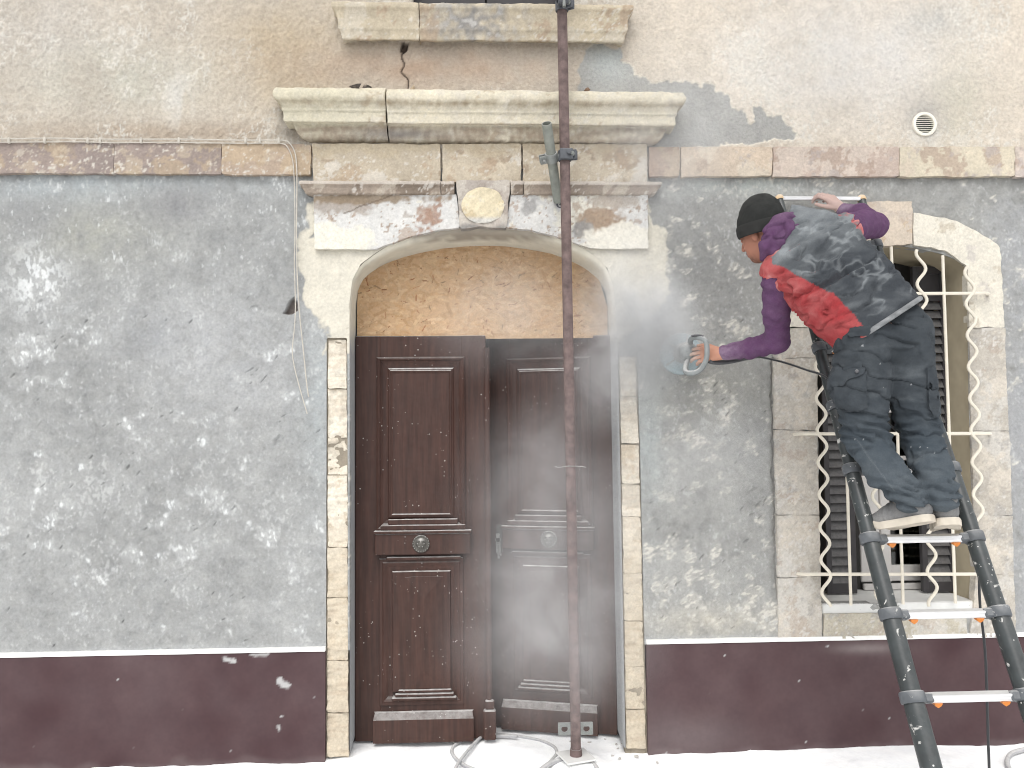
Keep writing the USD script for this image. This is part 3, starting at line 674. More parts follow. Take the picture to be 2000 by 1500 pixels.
ell = [(943 + 42 * math.cos(a), 401 + 35 * math.sin(a)) for a in np.linspace(0, 2 * math.pi, 40)[:-1]]
def boss_h(x, z):
    px, py = pix(x, YK, z); r = ((px - 943) / 42) ** 2 + ((py - 401) / 35) ** 2
    return 0.010 * np.sqrt(np.clip(1 - r, 0, 1)) + 0.0025 * fld(1270, 0.03, 0.016, rot=0.5)(x, z)
bt = stone_tint(1280, C(232, 216, 178, 0.76), [(C(214, 190, 146), 0.06, 0.7, 0.7), (C(238, 228, 204), 0.05, 0.9, 0.7)], None)
block('keystone_boss', ell, YK - 0.003, 0.0, boss_h, lambda x, y, z: lerp(bt(x, y, z), C(220, 222, 222), 0.7 * sm(420, 430, pix(x, y, z)[1])), seed=54, w=0.001, res=0.005)

# rounded reveal of the doorway
def reveal(curves, depths, name, mat, tf, n=150, seed=5, amp=0.002, smooth_steps=5):
    R = [resample([P(a, b, y) for a, b in c], n) for c, y in zip(curves, depths)]
    rows = []
    for a, b in zip(R[:-1], R[1:]):
        for t in np.linspace(0, 1, smooth_steps)[:-1]: rows.append(a * (1 - t) + b * t)
    rows.append(R[-1])
    V, F = loft(rows)
    h = amp * (fld(seed, 0.06)(V[:, 0] + V[:, 1], V[:, 2] + V[:, 1]) + 0.5 * fld(seed + 1, 0.015)(V[:, 0] + V[:, 1], V[:, 2] + V[:, 1]))
    V[:, 1] -= 0.6 * h; V[:, 2] += 0.4 * h
    return obj(name, (V, F), mat, H, True, tf(V[:, 0], V[:, 1], V[:, 2]))
def rev_t(x, y, z):
    px, py = pix(x, y, z); n = fld(1300, 0.05)(x + y, z)
    t = C(226, 220, 204, 0.76) * (1 + 0.03 * n)[:, None]
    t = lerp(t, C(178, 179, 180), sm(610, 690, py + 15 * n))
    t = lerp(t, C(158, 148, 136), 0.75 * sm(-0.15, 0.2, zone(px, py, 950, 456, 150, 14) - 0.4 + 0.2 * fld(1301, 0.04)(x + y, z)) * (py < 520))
    return t
bk = [tuple(q) for q in ARCH2]
V3 = [(a, b) for a, b in ARCH2]
rows = [resample([P(a, b, y) for a, b in c], 170) for c, y in ((ARCH0, -0.004), (ARCH1, 0.018), (ARCH2, 0.19))]
m0 = rows[0] * 0.5 + rows[1] * 0.5; m0[:, 1] -= 0.004
deep = rows[2].copy(); deep[:, 1] = 0.50
mid = [rows[1] * (1 - t) + rows[2] * t for t in (0.25, 0.5, 0.75)]
allr = np.array([rows[0], m0, rows[1]] + mid + [rows[2], deep])
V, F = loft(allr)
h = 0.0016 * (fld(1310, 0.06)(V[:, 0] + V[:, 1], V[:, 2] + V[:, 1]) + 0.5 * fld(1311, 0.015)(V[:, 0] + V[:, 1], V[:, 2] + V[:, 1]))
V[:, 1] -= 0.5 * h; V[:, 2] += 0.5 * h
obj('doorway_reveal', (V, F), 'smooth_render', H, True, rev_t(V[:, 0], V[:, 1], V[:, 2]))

# bare jamb stones
jt = lambda s: stone_tint(s, C(234, 222, 201, 0.76), [(C(238, 230, 212, 0.78), 0.10, 0.5, 0.7), (C(216, 194, 162), 0.06, 1.0, 0.6), (C(206, 194, 174), 0.16, 1.0, 0.6)], C(238, 228, 204))
def jh(s, k): return lambda x, z: k * np.clip(fld(s, 0.05, 0.013)(x, z), -2, 2) + 0.0015 * fld(s + 1, 0.012)(x, z) + 0.004 * fld(s + 2, 0.12)(x, z)
def jtint(s):
    f = jt(s)
    return lambda x, y, z: lerp(lerp(f(x, y, z), C(216, 198, 168), 0.7 * sm(960, 1150, pix(x, y, z)[1])), C(196, 172, 144), 0.3 * sm(0, 1.5, fld(s + 9, 0.05, 0.012)(x, z)))
for i, (a, b) in enumerate([(664, 759), (759.6, 855), (856, 927), (929, 1069), (1070, 1167), (1168, 1290), (1291, 1391), (1394, 1478)]):
    xa, xb = np.interp([a, b], [660, 1480], [641, 639]), np.interp([a, b], [660, 1480], [676, 681])
    block('jamb_stone', [(xa[0], a), (xb[0], a), (xb[1], b), (xa[1], b)], 0.004, 0.05, jh(1400 + 20 * i, 0.0035), jtint(1400 + 20 * i), seed=61 + i, w=0.0011, res=0.006)
for i, (a, b) in enumerate([(698, 773), (773.6, 866), (868.5, 944), (945.5, 1009), (1009.6, 1119), (1119.6, 1212), (1214, 1301), (1301.6, 1385), (1387, 1462)]):
    xa, xb = np.interp([a, b], [690, 1480], [1210, 1224]), np.interp([a, b], [690, 940, 1213, 1480], [1241, 1249, 1255, 1262])
    block('jamb_stone', [(xa[0], a), (xb[0], a), (xb[1], b), (xa[1], b)], 0.004, 0.05, jh(1700 + 20 * i, 0.0028), jtint(1700 + 20 * i), seed=81 + i, w=0.0011, res=0.006)
for q, s in ((STRIPL, 7), (STRIPR, 8)):
    V, F, T = relief(poly(q, 0.01), 0.016, 0.06, 0.02, lambda x, z: 0.002 * fld(1890, 0.03)(x, z), lambda x, y, z: C(168, 158, 142) * (1 + 0.1 * fld(1891, 0.03)(x, z))[:, None])
    obj('jamb_mortar', (V, F), 'old_plaster', H, True, T)

# sill block of the window above
zu = lambda q, y: P(945, q, y)[2]
SILL = [(0.0, zu(4, -.1) + 0.004), (0.09, zu(4, -.1)), (0.105, zu(8, -.105)), (0.104, zu(15, -.104)), (0.090, zu(22, -.09)), (0.080, zu(32, -.08)), (0.076, zu(45, -.076)), (0.074, zu(58, -.074)), (0.066, zu(62, -.066)), (0.064, zu(65, -.064)), (0.058, zu(78, -.058)), (0.050, zu(81, -.05)), (0.003, zu(82, -.003))]
xs0, xs1, xm = P(692, 75, -0.03)[0], P(1194, 75, -0.03)[0], P(819, 40, -0.08)[0]
for i, (a, b, l, r) in enumerate([(xs0, xm - 0.002, True, False), (xm + 0.002, xs1, False, True)]):
    V, F = moulding(a, b, SILL, 0.0, l, r, 0.008, 1900 + 20 * i, 0.002, 0.003)
    tf = stone_tint(1900 + 60 * i, C(214, 198, 168), [(C(190, 160, 130), 0.07, 1.0, 0.6), (C(224, 212, 190), 0.09, 0.6, 0.7)], C(232, 224, 208))
    t = tf(V[:, 0], V[:, 1], V[:, 2]); px, py = pix(V[:, 0], V[:, 1], V[:, 2])
    n = fld(1990, 0.02)(V[:, 0], V[:, 2])
    t = lerp(t, C(158, 154, 149), np.clip(0.9 * zone(px, py, 930, 40, 70, 60) * (1 + 0.5 * n), 0, 1)); t = lerp(t, C(212, 208, 202), np.clip(0.8 * zone(px, py, 940, 40, 70, 60) * sm(0.6, 1.2, n), 0, 1))
    obj('window_sill_block', (V, F), 'weathered_stone', H, True, t)

# ------------------------------------------------------------------ door leaves
YD = 0.18
hl, hr = P(694, 1000, YD)[0], P(1199, 1000, YD)[0]
WL = 0.688
zb, ztp = 0.026, P(940, 655, YD)[2]
ANG = math.radians(14.5)
def leaf(left):
    def T(v):
        v = np.array(v, float); o = v.copy()
        if left: o[:, 0] = hl + v[:, 0]; o[:, 1] = YD + v[:, 1]
        else:
            u, n = v[:, 0] - WL, v[:, 1]            # hinge at the right edge
            o[:, 0] = hr + u * math.cos(ANG) + n * math.sin(ANG); o[:, 1] = YD - u * math.sin(ANG) + n * math.cos(ANG)
        return o
    def put(name, mesh, parent, mat='door_paint', label=None, smooth=False):
        v, f = join([mesh]); return obj(name, (T(v), f), mat, parent, smooth, None, label)
    mir = (lambda u: u) if left else (lambda u: WL - u)
    U = lambda px: mir((px - 694) / 251 * 0.683)
    Z = lambda py: P(820, py, YD)[2]
    def B(name, x0, x1, y0, y1, d0, d1, parent, c=0.004): return put(name, bx(U(x0), U(x1), d0, d1, Z(y0), Z(y1), c), parent)
    def nested(name, x0, x1, y0, y1, loops, parent):
        """rectangular frames one inside the other: (inset, projection)"""
        a, b = sorted((U(x0), U(x1))); c, d = Z(y1), Z(y0); V = []
        for i, n in loops:
            V += [(a + i, -n, c + i), (b - i, -n, c + i), (b - i, -n, d - i), (a + i, -n, d - i)]
        F = []
        for k in range(len(loops) - 1):
            for j in range(4): F.append((4 * k + j, 4 * k + (j + 1) % 4, 4 * k + 4 + (j + 1) % 4, 4 * k + 4 + j))
        k = 4 * (len(loops) - 1); F.append((k, k + 1, k + 2, k + 3))
        return put(name, (np.array(V, float), np.array(F)), parent)
    # the leaf itself: stiles and rails around two sunk fields
    r1 = sorted((U(742), U(899)))
    zs = [zb, Z(1372), Z(1094), Z(1030), Z(704), ztp]
    body = [bx(0, r1[0], 0, 0.045, zb, ztp, 0.003), bx(r1[1], WL, 0, 0.045, zb, ztp, 0.003),
            bx(r1[0] - .001, r1[1] + .001, 0.001, 0.044, zb, zs[1], 0.002), bx(r1[0] - .001, r1[1] + .001, 0.001, 0.044, zs[2], zs[3], 0.002), bx(r1[0] - .001, r1[1] + .001, 0.001, 0.044, zs[4], ztp - .001, 0.002)]
    L = put('door_leaf', join(body), H, label='dark brown panelled door leaf standing closed' if left else 'dark brown panelled door leaf pushed open inwards')
    nested('panel', 735, 906, 697, 1034, [(0, 0.0), (0.001, 0.016), (0.010, 0.022), (0.018, 0.016), (0.022, 0.006), (0.034, -0.004), (0.050, -0.010), (0.058, -0.008), (0.066, 0.004), (0.070, 0.004), (0.074, 0.010), (0.078, 0.010), (0.084, 0.004), (0.09, 0.003)], L)
    nested('panel', 740, 901, 1090, 1376, [(0, 0.0), (0.002, 0.008), (0.016, 0.008), (0.022, 0.012), (0.032, 0.006), (0.044, -0.002), (0.056, -0.006), (0.066, -0.006), (0.070, 0.008), (0.074, 0.008)], L)
    # pointed field of the lower panel
    a, b = sorted((U(789), U(862))); c, d = Z(1344), Z(1126); m = 0.5 * (a + b); hh = 0.5 * (b - a)
    V = np.array([(a, -.010, c), (b, -.010, c), (b, -.010, d), (a, -.010, d), (m, -.030, c + hh), (m, -.030, d - hh * 1.1), (a, 0, c), (b, 0, c), (b, 0, d), (a, 0, d)])
    F = np.array([(0, 1, 4), (2, 3, 5), (1, 2, 5), (1, 5, 4), (3, 0, 4), (3, 4, 5), (6, 7, 1), (6, 1, 0), (7, 8, 2), (7, 2, 1), (8, 9, 3), (8, 3, 2), (9, 6, 0), (9, 0, 3)])
    put('pointed_field', (V, F), L)
    B('ledge', 757, 891, 1013, 1024, 0, -0.016, L); B('ledge', 743, 906, 1024, 1034, 0, -0.026, L)
    B('lock_rail', 733, 915, 1040, 1081, 0, -0.040, L); B('ledge', 731, 917, 1034.5, 1039.5, 0, -0.050, L, 0.002)
    B('ledge', 754, 897, 1086, 1092, 0, -0.026, L)
    B('ledge', 776, 877, 1345, 1351, 0, -0.018, L); B('ledge', 770, 882, 1352, 1358, 0, -0.024, L); B('ledge', 764, 887, 1359, 1365, 0, -0.028, L)
    ka, kb = sorted((U(730), U(919))); kz0, kz1 = 0.030, Z(1388)
    V = np.array([(ka, 0, kz0), (kb, 0, kz0), (kb, -.044, kz0), (ka, -.044, kz0), (ka, 0, kz1), (kb, 0, kz1), (kb - .006, -.020, kz1 - .001), (ka + .006, -.020, kz1 - .001), (ka, -.044, kz1 - .030), (kb, -.044, kz1 - .030)])
    put('kick_board', trimesh.convex.convex_hull(V), L)
    # rosette
    c0 = (U(821), -0.040, Z(1060))
    prof = [(0.0455, -0.002), (0.0455, 0.004), (0.041, 0.008), (0.037, 0.006), (0.033, 0.009), (0.030, 0.007), (0.024, 0.014), (0.014, 0.021), (0.0005, 0.024)]
    beads = [trimesh.creation.icosphere(1, 0.0042).apply_translation((c0[0] + 0.041 * math.cos(t), c0[1] - 0.007, c0[2] + 0.041 * math.sin(t))) for t in np.linspace(0, 2 * math.pi, 21)[:-1]]
    petal = [trimesh.creation.icosphere(1, 0.006).apply_translation((c0[0] + 0.017 * math.cos(t), c0[1] - 0.018, c0[2] + 0.017 * math.sin(t))) for t in np.linspace(0, 2 * math.pi, 7)[:-1]]
    put('rosette', join([lathe(prof, c0, (0, -1, 0), 28)] + beads + petal), L, 'bronze_knob', smooth=True)
    if left:
        e = U(949)
        put('cover_strip', lathe([(0.0005, 0), (0.016, 0), (0.016, Z(680) - Z(1368)), (0.0005, Z(680) - Z(1368))], (e, -0.002, Z(1368)), (0, 0, 1), 14), L, smooth=35)
        put('cover_strip_foot', join([bx(e - 0.030, e + 0.034, -0.040, 0.0, zb + 0.004, Z(1386), 0.006), bx(e - 0.022, e + 0.026, -0.030, 0.0, Z(1386) + 0.001, Z(1368), 0.006)]), L)
    return L, T, U, Z
LL, TL, UL, ZL = leaf(True)
LR, TR, UR, ZR = leaf(False)
def on_right(px, py, off=0.0):
    """the point of the open leaf's face that a spot of the photograph shows, off metres in front of it"""
    n = np.array([math.sin(ANG), math.cos(ANG), 0]); o = np.array([hr, YD, 0]) - n * off
    d = FW + (px - 1000) / FPX * RT - (py - 750) / FPX * UP
    return CAM + d * (((o - CAM) @ n) / (d @ n))
kp = on_right(976, 1052)
nrm = np.array([-math.sin(ANG), -math.cos(ANG), 0]); tang = np.array([math.cos(ANG), -math.sin(ANG), 0])
def plate(c, w, h, t):
    b = bx(-w / 2, w / 2, -t, 0, -h / 2, h / 2, 0.002); v = np.asarray(b.vertices); return c + v[:, :1] * tang + (-v[:, 1:2]) * nrm + v[:, 2:] * np.array([0, 0, 1.0]), b.faces
obj('lock_plate', plate(kp, 0.034, 0.15, 0.004), 'bronze_knob', LR)
# dark frame behind the leaves
obj('door_frame', join([bx(hl - 0.03, hl - 0.006, YD + 0.005, YD + 0.10, 0.02, 2.5), bx(hr + 0.006, hr + 0.03, YD + 0.005, YD + 0.10, 0.02, 2.5), bx(hl - 0.03, hr + 0.03, 0.232, 0.30, ztp + 0.004, ztp + 0.06)]), 'shutter_paint', H)
# bunch of keys hanging in the lock
K = thing('key_bunch', 'small bunch of steel keys hanging from the lock of the open door leaf', 'keys', at=tuple(kp + nrm * 0.006))
a = kp + nrm * 0.008 + np.array([0, 0, 0.022])
obj('key', join([tube([a - nrm * 0.008, a + nrm * 0.026], 0.0022, 6), plate(a + nrm * 0.036, 0.020, 0.024, 0.003)]), 'key_steel', K)
rc = a + nrm * 0.032 + np.array([0, 0, -0.022])
th = np.linspace(0, 2 * math.pi, 20)
obj('key_ring', tube(rc + 0.014 * (np.cos(th)[:, None] * tang + np.sin(th)[:, None] * np.array([0, 0, 1.0])), 0.0014, 6, False), 'key_steel', K, True)
for i, (dx, L_) in enumerate(((-0.004, 0.055), (0.005, 0.07), (0.0, 0.085))):
    b0 = rc + np.array([0, 0, -0.014]) + tang * dx
    obj('hanging_key', join([plate(b0 - [0, 0, 0.010], 0.016, 0.020, 0.0025), plate(b0 - [0, 0, 0.02 + L_ / 2 - 0.01] + tang * dx, 0.007, L_ - 0.018, 0.002), plate(b0 - [0, 0, L_ - 0.004] + tang * (dx + 0.004), 0.010, 0.012, 0.002)]), 'key_steel', K)

# chipboard closing the top of the doorway
def osb_colours():
    r = np.random.default_rng(3); W_, H_, s = 620, 260, 0.0025; im = np.zeros((H_, W_, 3), np.float32); im[:] = C(212, 177, 140)
    pal = [C(212, 178, 140), C(222, 190, 154), C(202, 164, 124), C(216, 184, 146), C(206, 170, 130)]; darkp = [C(158, 106, 74), C(140, 96, 68), C(176, 132, 98), C(156, 132, 104)]
    yy, xx = np.mgrid[0:H_, 0:W_]
    for i in range(2600):
        cx, cy = r.uniform(0, W_), r.uniform(0, H_); big = r.random() < 0.88
        l, w = (r.uniform(10, 34), r.uniform(2.5, 8)) if big else (r.uniform(5, 22), r.uniform(0.8, 2.6))
        a = r.normal(0, 0.7) if big else r.uniform(-1.5, 1.5)
        x0, x1, y0, y1 = int(max(0, cx - l)), int(min(W_, cx + l + 1)), int(max(0, cy - l)), int(min(H_, cy + l + 1))
        if x1 <= x0 or y1 <= y0: continue
        X, Y = xx[y0:y1, x0:x1] - cx, yy[y0:y1, x0:x1] - cy; u, v = X * math.cos(a) + Y * math.sin(a), -X * math.sin(a) + Y * math.cos(a)
        m = (np.abs(u) < l / 2) & (np.abs(v) < w / 2 * (1 - 0.5 * np.abs(u) / l))
        c = pal[r.integers(len(pal))] * r.uniform(0.84, 1.10) if big else darkp[r.integers(len(darkp))] * r.uniform(0.9, 1.15)
        im[y0:y1, x0:x1][m] = im[y0:y1, x0:x1][m] * (0.25 if big else 0.1) + c * (0.75 if big else 0.9)
    return im, s
OSB, OS = osb_colours()
op = poly([(697, 664), (697, 595)] + [(a, b - 1) for a, b in ARCH2[4:18]] + [(1187, 600), (1187, 660)], 0.205).buffer(-0.001)
ox, oz = op.bounds[0], op.bounds[1]
def osb_t(x, y, z): return np.stack([map_coordinates(OSB[:, :, k], [(z - oz) / OS, (x - ox) / OS], order=0, mode='nearest') for k in range(3)], 1)
V, F, T = relief(op, 0.205, 0.217, 0.0034, lambda x, z: 0.0004 * fld(1995, 0.02, 0.006)(x, z), osb_t)
p = obj('strand_board', (V, F), 'strand_board', '/World', True, T)
tag(p, 'raw tan strand board closing the arch above the brown door leaves', 'board')

# ------------------------------------------------------------------ window
n = 110
r0 = resample([P(a, b, -0.002) for a, b in WIN0], n)
wi = [(a, b) for a, b in WIN0]
r1_ = r0.copy(); r1_[:, 1] = 0.02
r2_ = r0.copy(); cx = r0[:, 0].mean(); r2_[:, 1] = 0.17; r2_[:, 0] = cx + (r0[:, 0] - cx) * 0.995
r3_ = r2_.copy(); r3_[:, 1] = 0.50; r3_[:, 0] = cx + (r0[:, 0] - cx) * 1.06
V, F = loft([r0, r1_, 0.5 * (r1_ + r2_), r2_, r3_])
V[:, 2] += 0.0015 * fld(2000, 0.05)(V[:, 0] + V[:, 1], V[:, 2])
obj('window_reveal', (V, F), 'reveal_olive', H, True)
wl, wr = P(1604, 1178, 0)[0], P(1906, 1176, 0)[0]
zl0 = P(1750, 1178, 0)[2]
obj('window_ledge', bx(wl + 0.004, wr - 0.004, -0.004, 0.34, zl0 - 0.05, zl0 + 0.004, 0.006), 'ledge_white', H)
# stones round the window
YW = -0.014
wt = lambda s, c: stone_tint(2100, c, [(C(222, 216, 206), 0.09, 0.3, 0.75), (C(196, 178, 160), 0.06, 1.2, 0.6), (C(182, 178, 172), 0.05, 1.2, 0.6), (C(228, 216, 198), 0.10, 0.9, 0.7)], C(228, 222, 214), 0.06)
WB = C(208, 199, 185)
WS = [[(1511, 700), (1596, 700), (1597, 840.4), (1513, 838.4)], [(1513, 840), (1597, 842), (1600, 1006), (1517, 1005)], [(1517, 1006), (1600, 1007), (1604, 1125), (1520, 1129)], [(1520, 1130), (1604, 1126), (1605, 1180), (1606, 1246), (1521, 1248)],
      [(1511, 640), (1595, 640), (1596, 699), (1511, 699)],
      [(1893, 640), (1962, 640), (1971, 841), (1897, 841)], [(1897, 842), (1971, 842), (1977, 1006), (1902, 1006)], [(1902, 1007), (1977, 1007), (1981, 1123), (1906, 1123)], [(1906, 1124), (1981, 1124), (1984, 1243), (1896, 1244), (1900, 1200)],
      [(1610, 1199), (1743, 1198), (1745, 1246), (1609, 1247)], [(1744, 1198), (1888, 1197), (1889, 1244), (1746, 1246)]]
for i, q in enumerate(WS):
    block('window_stone', q, YW, 0.03, stone_h(2100, 0.0026, 0.006, 0.08), wt(2100 + 40 * i, WB if i < 9 else C(212, 202, 180)), seed=101 + i, w=0.0012)
AR = [(1784, 416, 1784, 478), (1820, 421, 1815, 484), (1850, 428, 1843, 490), (1874, 436, 1862, 500), (1910, 453, 1880, 513), (1936, 467, 1890, 526), (1954, 484, 1890, 560)]
up_ = [tuple(q) for q in smoothpath([(a, b) for a, b, _, _ in AR], 5)]; lo_ = [tuple(q) for q in smoothpath([(c, d) for _, _, c, d in AR], 5)]
CA = C(232, 224, 206, 0.76)
block('window_stone', up_ + [(1962, 639), (1893, 639)] + lo_[::-1], YW - 0.004, 0.03, stone_h(2700, 0.0012, 0.002), stone_tint(2700, CA, [(C(214, 204, 196), 0.12, 0.8, 0.6), (C(206, 190, 164), 0.05, 1.2, 0.6)], None, 0.03), seed=131, w=0.002)
mirr = lambda q: [(3473 - a, b + 3) for a, b in q]
block('window_stone', mirr(up_) + mirr([(1962, 635)]) + mirr([(1880, 635)]) + mirr(lo_[:-1])[::-1], YW - 0.004, 0.03, stone_h(2750, 0.0012, 0.002), stone_tint(2750, CA, [(C(214, 204, 196), 0.12, 0.8, 0.6)], None, 0.03), seed=132, w=0.002)
block('window_stone', [(1690, 394), (1782, 393), (1782, 477), (1750, 478), (1692, 482)], YW - 0.012, 0.03, stone_h(2800, 0.0014, 0.003), stone_tint(2800, C(224, 206, 184), [(C(214, 184, 146), 0.06, 0.9, 0.7), (C(206, 190, 176), 0.08, 0.9, 0.6)], None, 0.04), seed=133, w=0.002)
# shutters with slats, folded back inside the opening
def shutter(a, b, y, label):
    x0, x1 = P(a, 800, y)[0], P(b, 800, y)[0]; z0_, z1_ = zl0 + 0.012, P(1840, 520, y)[2]; zmid = P(1840, 588, y)[2]
    S = obj('shutter', join([bx(x0, x0 + 0.030, y, y + 0.03, z0_, z1_), bx(x1 - 0.030, x1, y, y + 0.03, z0_, z1_), bx(x0 + .029, x1 - .029, y + 0.001, y + 0.029, z0_, z0_ + 0.06), bx(x0 + .029, x1 - .029, y + 0.001, y + 0.029, zmid, zmid + 0.05), bx(x0 + .029, x1 - .029, y + 0.001, y + 0.029, z1_ - 0.04, z1_), bx(x0 + .029, x1 - .029, y + 0.012, y + 0.02, zmid + 0.05, z1_ - 0.04)]), 'shutter_paint', H, label=label)
    z = z0_ + 0.075
    while z < zmid - 0.01:
        v = np.array([(s * (x1 - x0 - 0.056) / 2, q, w) for s in (-1, 1) for q, w in ((-.001, -.020), (.003, -.023), (.027, .020), (.023, .023))])
        obj('slat', trimesh.convex.convex_hull(v + [(x0 + x1) / 2, y, z]), 'shutter_paint', S); z += 0.0475
shutter(1606, 1664, 0.185, 'dark slatted shutter at the left side of the window')
shutter(1792, 1856, 0.185, 'dark slatted shutter at the right side of the window')
# white casement with its pane
yc = 0.31
cx0, cx1, cz0, cz1 = P(1676, 900, yc)[0], P(1812, 900, yc)[0], P(1750, 1136, yc)[2], P(1750, 792, yc)[2]
gx0, gx1, gz0, gz1 = P(1733, 900, yc)[0], P(1803, 900, yc)[0], P(1750, 1104, yc)[2], P(1750, 806, yc)[2]
zt_ = [P(1750, q, yc)[2] for q in (850, 895)]
CS = obj('casement', join([bx(cx0, gx0 - 0.055, yc, yc + 0.05, cz0, cz1, 0.004), bx(gx0 - 0.052, gx0, yc - 0.012, yc + 0.04, cz0 + 0.001, cz1 - 0.001, 0.005), bx(gx1, cx1, yc, yc + 0.05, cz0, cz1, 0.004), bx(gx0 - .001, gx1 + .001, yc + 0.002, yc + 0.04, cz0 + .002, gz0, 0.004), bx(gx0 - .001, gx1 + .001, yc + 0.002, yc + 0.04, gz1, cz1 - .002, 0.004), bx(gx0 - .001, gx1 + .001, yc + 0.004, yc + 0.038, zt_[1] - 0.012, zt_[1] + 0.012, 0.004)]), 'sash_paint', H)
obj('pane', bx(gx0 - 0.004, gx1 + 0.004, yc + 0.018, yc + 0.022, gz0 - 0.004, zt_[1] - 0.010, 0.0005), 'pane_glass', CS)
obj('pane', bx(gx0 - 0.004, gx1 + 0.004, yc + 0.018, yc + 0.022, zt_[1] + 0.010, gz1 + 0.004, 0.0005), 'pane_glass', CS)
obj('window_frame', join([bx(P(1664, 900, yc)[0] - 0.25, cx0 - 0.002, yc + 0.01, yc + 0.05, zl0, cz1 + 0.05), bx(cx1 + 0.002, cx1 + 0.30, yc + 0.01, yc + 0.05, zl0, cz1 + 0.05), bx(wl - 0.1, wr + 0.1, yc + 0.012, yc + 0.05, cz1 + 0.051, cz1 + 0.95), bx(cx0 - 0.0019, cx1 + 0.0019, yc - 0.01, yc + 0.06, zl0 + 0.006, cz0 - 0.002)]), 'dark_room', H)
obj('casement_sill', bx(cx0, cx1, yc - 0.03, yc + 0.0, zl0 + 0.008, cz0 - 0.006, 0.004), 'sash_paint', H)

# wrought grille
YG = -0.05
G = obj('window_grille', join([bx(P(1578, 848, YG)[0], P(1922, 848, YG)[0], YG + 0.008, YG + 0.020, P(1750, 847, YG)[2] - 0.001, P(1750, 847, YG)[2] + 0.001)]), 'grille_paint', H)
for a, b, q in ((1556, 1938, 574), (1556, 1942, 847.5), (1562, 1950, 1122)):
    c = P(a, q, YG); d = P(b, q - 1, YG); r = 0.0088
    pts = smoothpath([c + [0.0, 0.058, -0.006], c + [0.004, 0.03, -0.002], c + [0.022, 0.004, 0], c + [0.05, 0, 0]], 5)
    pts = np.vstack([pts, (c + d)[None] / 2, d - [0.05, 0, 0], smoothpath([d - [0.05, 0, 0], d + [-0.022, 0.004, 0], d + [-0.004, 0.03, -0.002], d + [0, 0.058, -0.006]], 5)[1:]])
    obj('cross_bar', tube(pts, r, 8), 'grille_paint', G, True)
for pa, qa, pb, qb in ((1657, 500, 1662, 1182), (1753, 482, 1764, 1180), (1848, 499, 1866, 1178)):
    A_, B_ = P(pa, qa, YG - 0.002), P(pb, qb, YG - 0.002)
    A_[0] = B_[0]; top = A_.copy(); top[1] = 0.004
    obj('bar', tube(np.vstack([A_, A_ - [0, 0, 0.02], (A_ + B_) / 2, B_]), 0.0080, 8), 'grille_paint', G, True)
for pa, qa, pb, qb, cr in ((1606, 530, 1612, 1184, 0.0), (1706, 490, 1716, 1184, 0.4), (1801, 488, 1818, 1184, 2.6), (1896, 520, 1913, 1024, 0.3)):
    A_, B_ = P(pa, qa, YG - 0.004), P(pb, qb, YG - 0.004); xm_ = P(pb - 3, 1000, YG)[0]
    z = np.linspace(A_[2], B_[2], int(abs(A_[2] - B_[2]) / 0.012)); ph = (z - P(1610, 903, YG)[2]) / 0.163 * 2 * math.pi + cr
    pts = np.stack([xm_ - 0.024 * np.cos(ph), np.full(len(z), YG - 0.004), z], 1)
    obj('wavy_bar', tube(pts, 0.0085, 8), 'grille_paint', G, True)

# round air vent
vc = P(1805, 243, -0.006)
VT = obj('air_vent', lathe([(0.064, 0.012), (0.066, -0.004), (0.063, -0.010), (0.052, -0.012), (0.049, -0.009), (0.048, 0.012)], vc, (0, 1, 0), 40), 'vent_plastic', H, 35)
obj('vent_back', lathe([(0.056, 0.03), (0.0005, 0.03)], vc, (0, 1, 0), 24), 'dark_room', VT)
for k in range(-4, 6):
    z = (k - 0.5) * 0.0104; w = math.sqrt(0.049 ** 2 - z * z)
    v = np.array([(s * w, a, b) for s in (-1, 1) for a, b in ((-.006, -.0032), (-.003, -.0040), (.006, .0026), (.003, .0036))])
    obj('slat', trimesh.convex.convex_hull(v + vc + [0, 0, z]), 'vent_plastic', VT)
# ------------------------------------------------------------------ telescopic ladder leaning on the wall
LT, LS, LW = np.array([1.549, -0.050, 2.806]), np.array([0.0045, -0.1333, -0.2718]), np.array([0.433, 0.0028, 0.0])
LA = LS / np.linalg.norm(LS)
NRM = np.cross(LA, LW / np.linalg.norm(LW)); NRM *= np.sign(-NRM[1])      # out of the ladder's plane, towards the street
def rail(side, k): return LT + LW * side + LS * k
kend = LT[2] / -LS[2] - 0.02
LAD = thing('ladder', 'black telescopic ladder with aluminium rungs leaning on the wall in front of the window', 'ladder', at=tuple(rail(0.5, kend)))
lw_ = LW / np.linalg.norm(LW)
def frame_box(c, sx, sy, sz, ch=0.003):
    """box with axes along the rung, out of the ladder and along the rails"""
    b = bx(-sx / 2, sx / 2, -sy / 2, sy / 2, -sz / 2, sz / 2, ch); v = np.asarray(b.vertices)
    return c + v[:, :1] * lw_ + v[:, 1:2] * NRM - v[:, 2:] * LA, b.faces
rad = lambda k: 0.0185 + 0.0024 * k
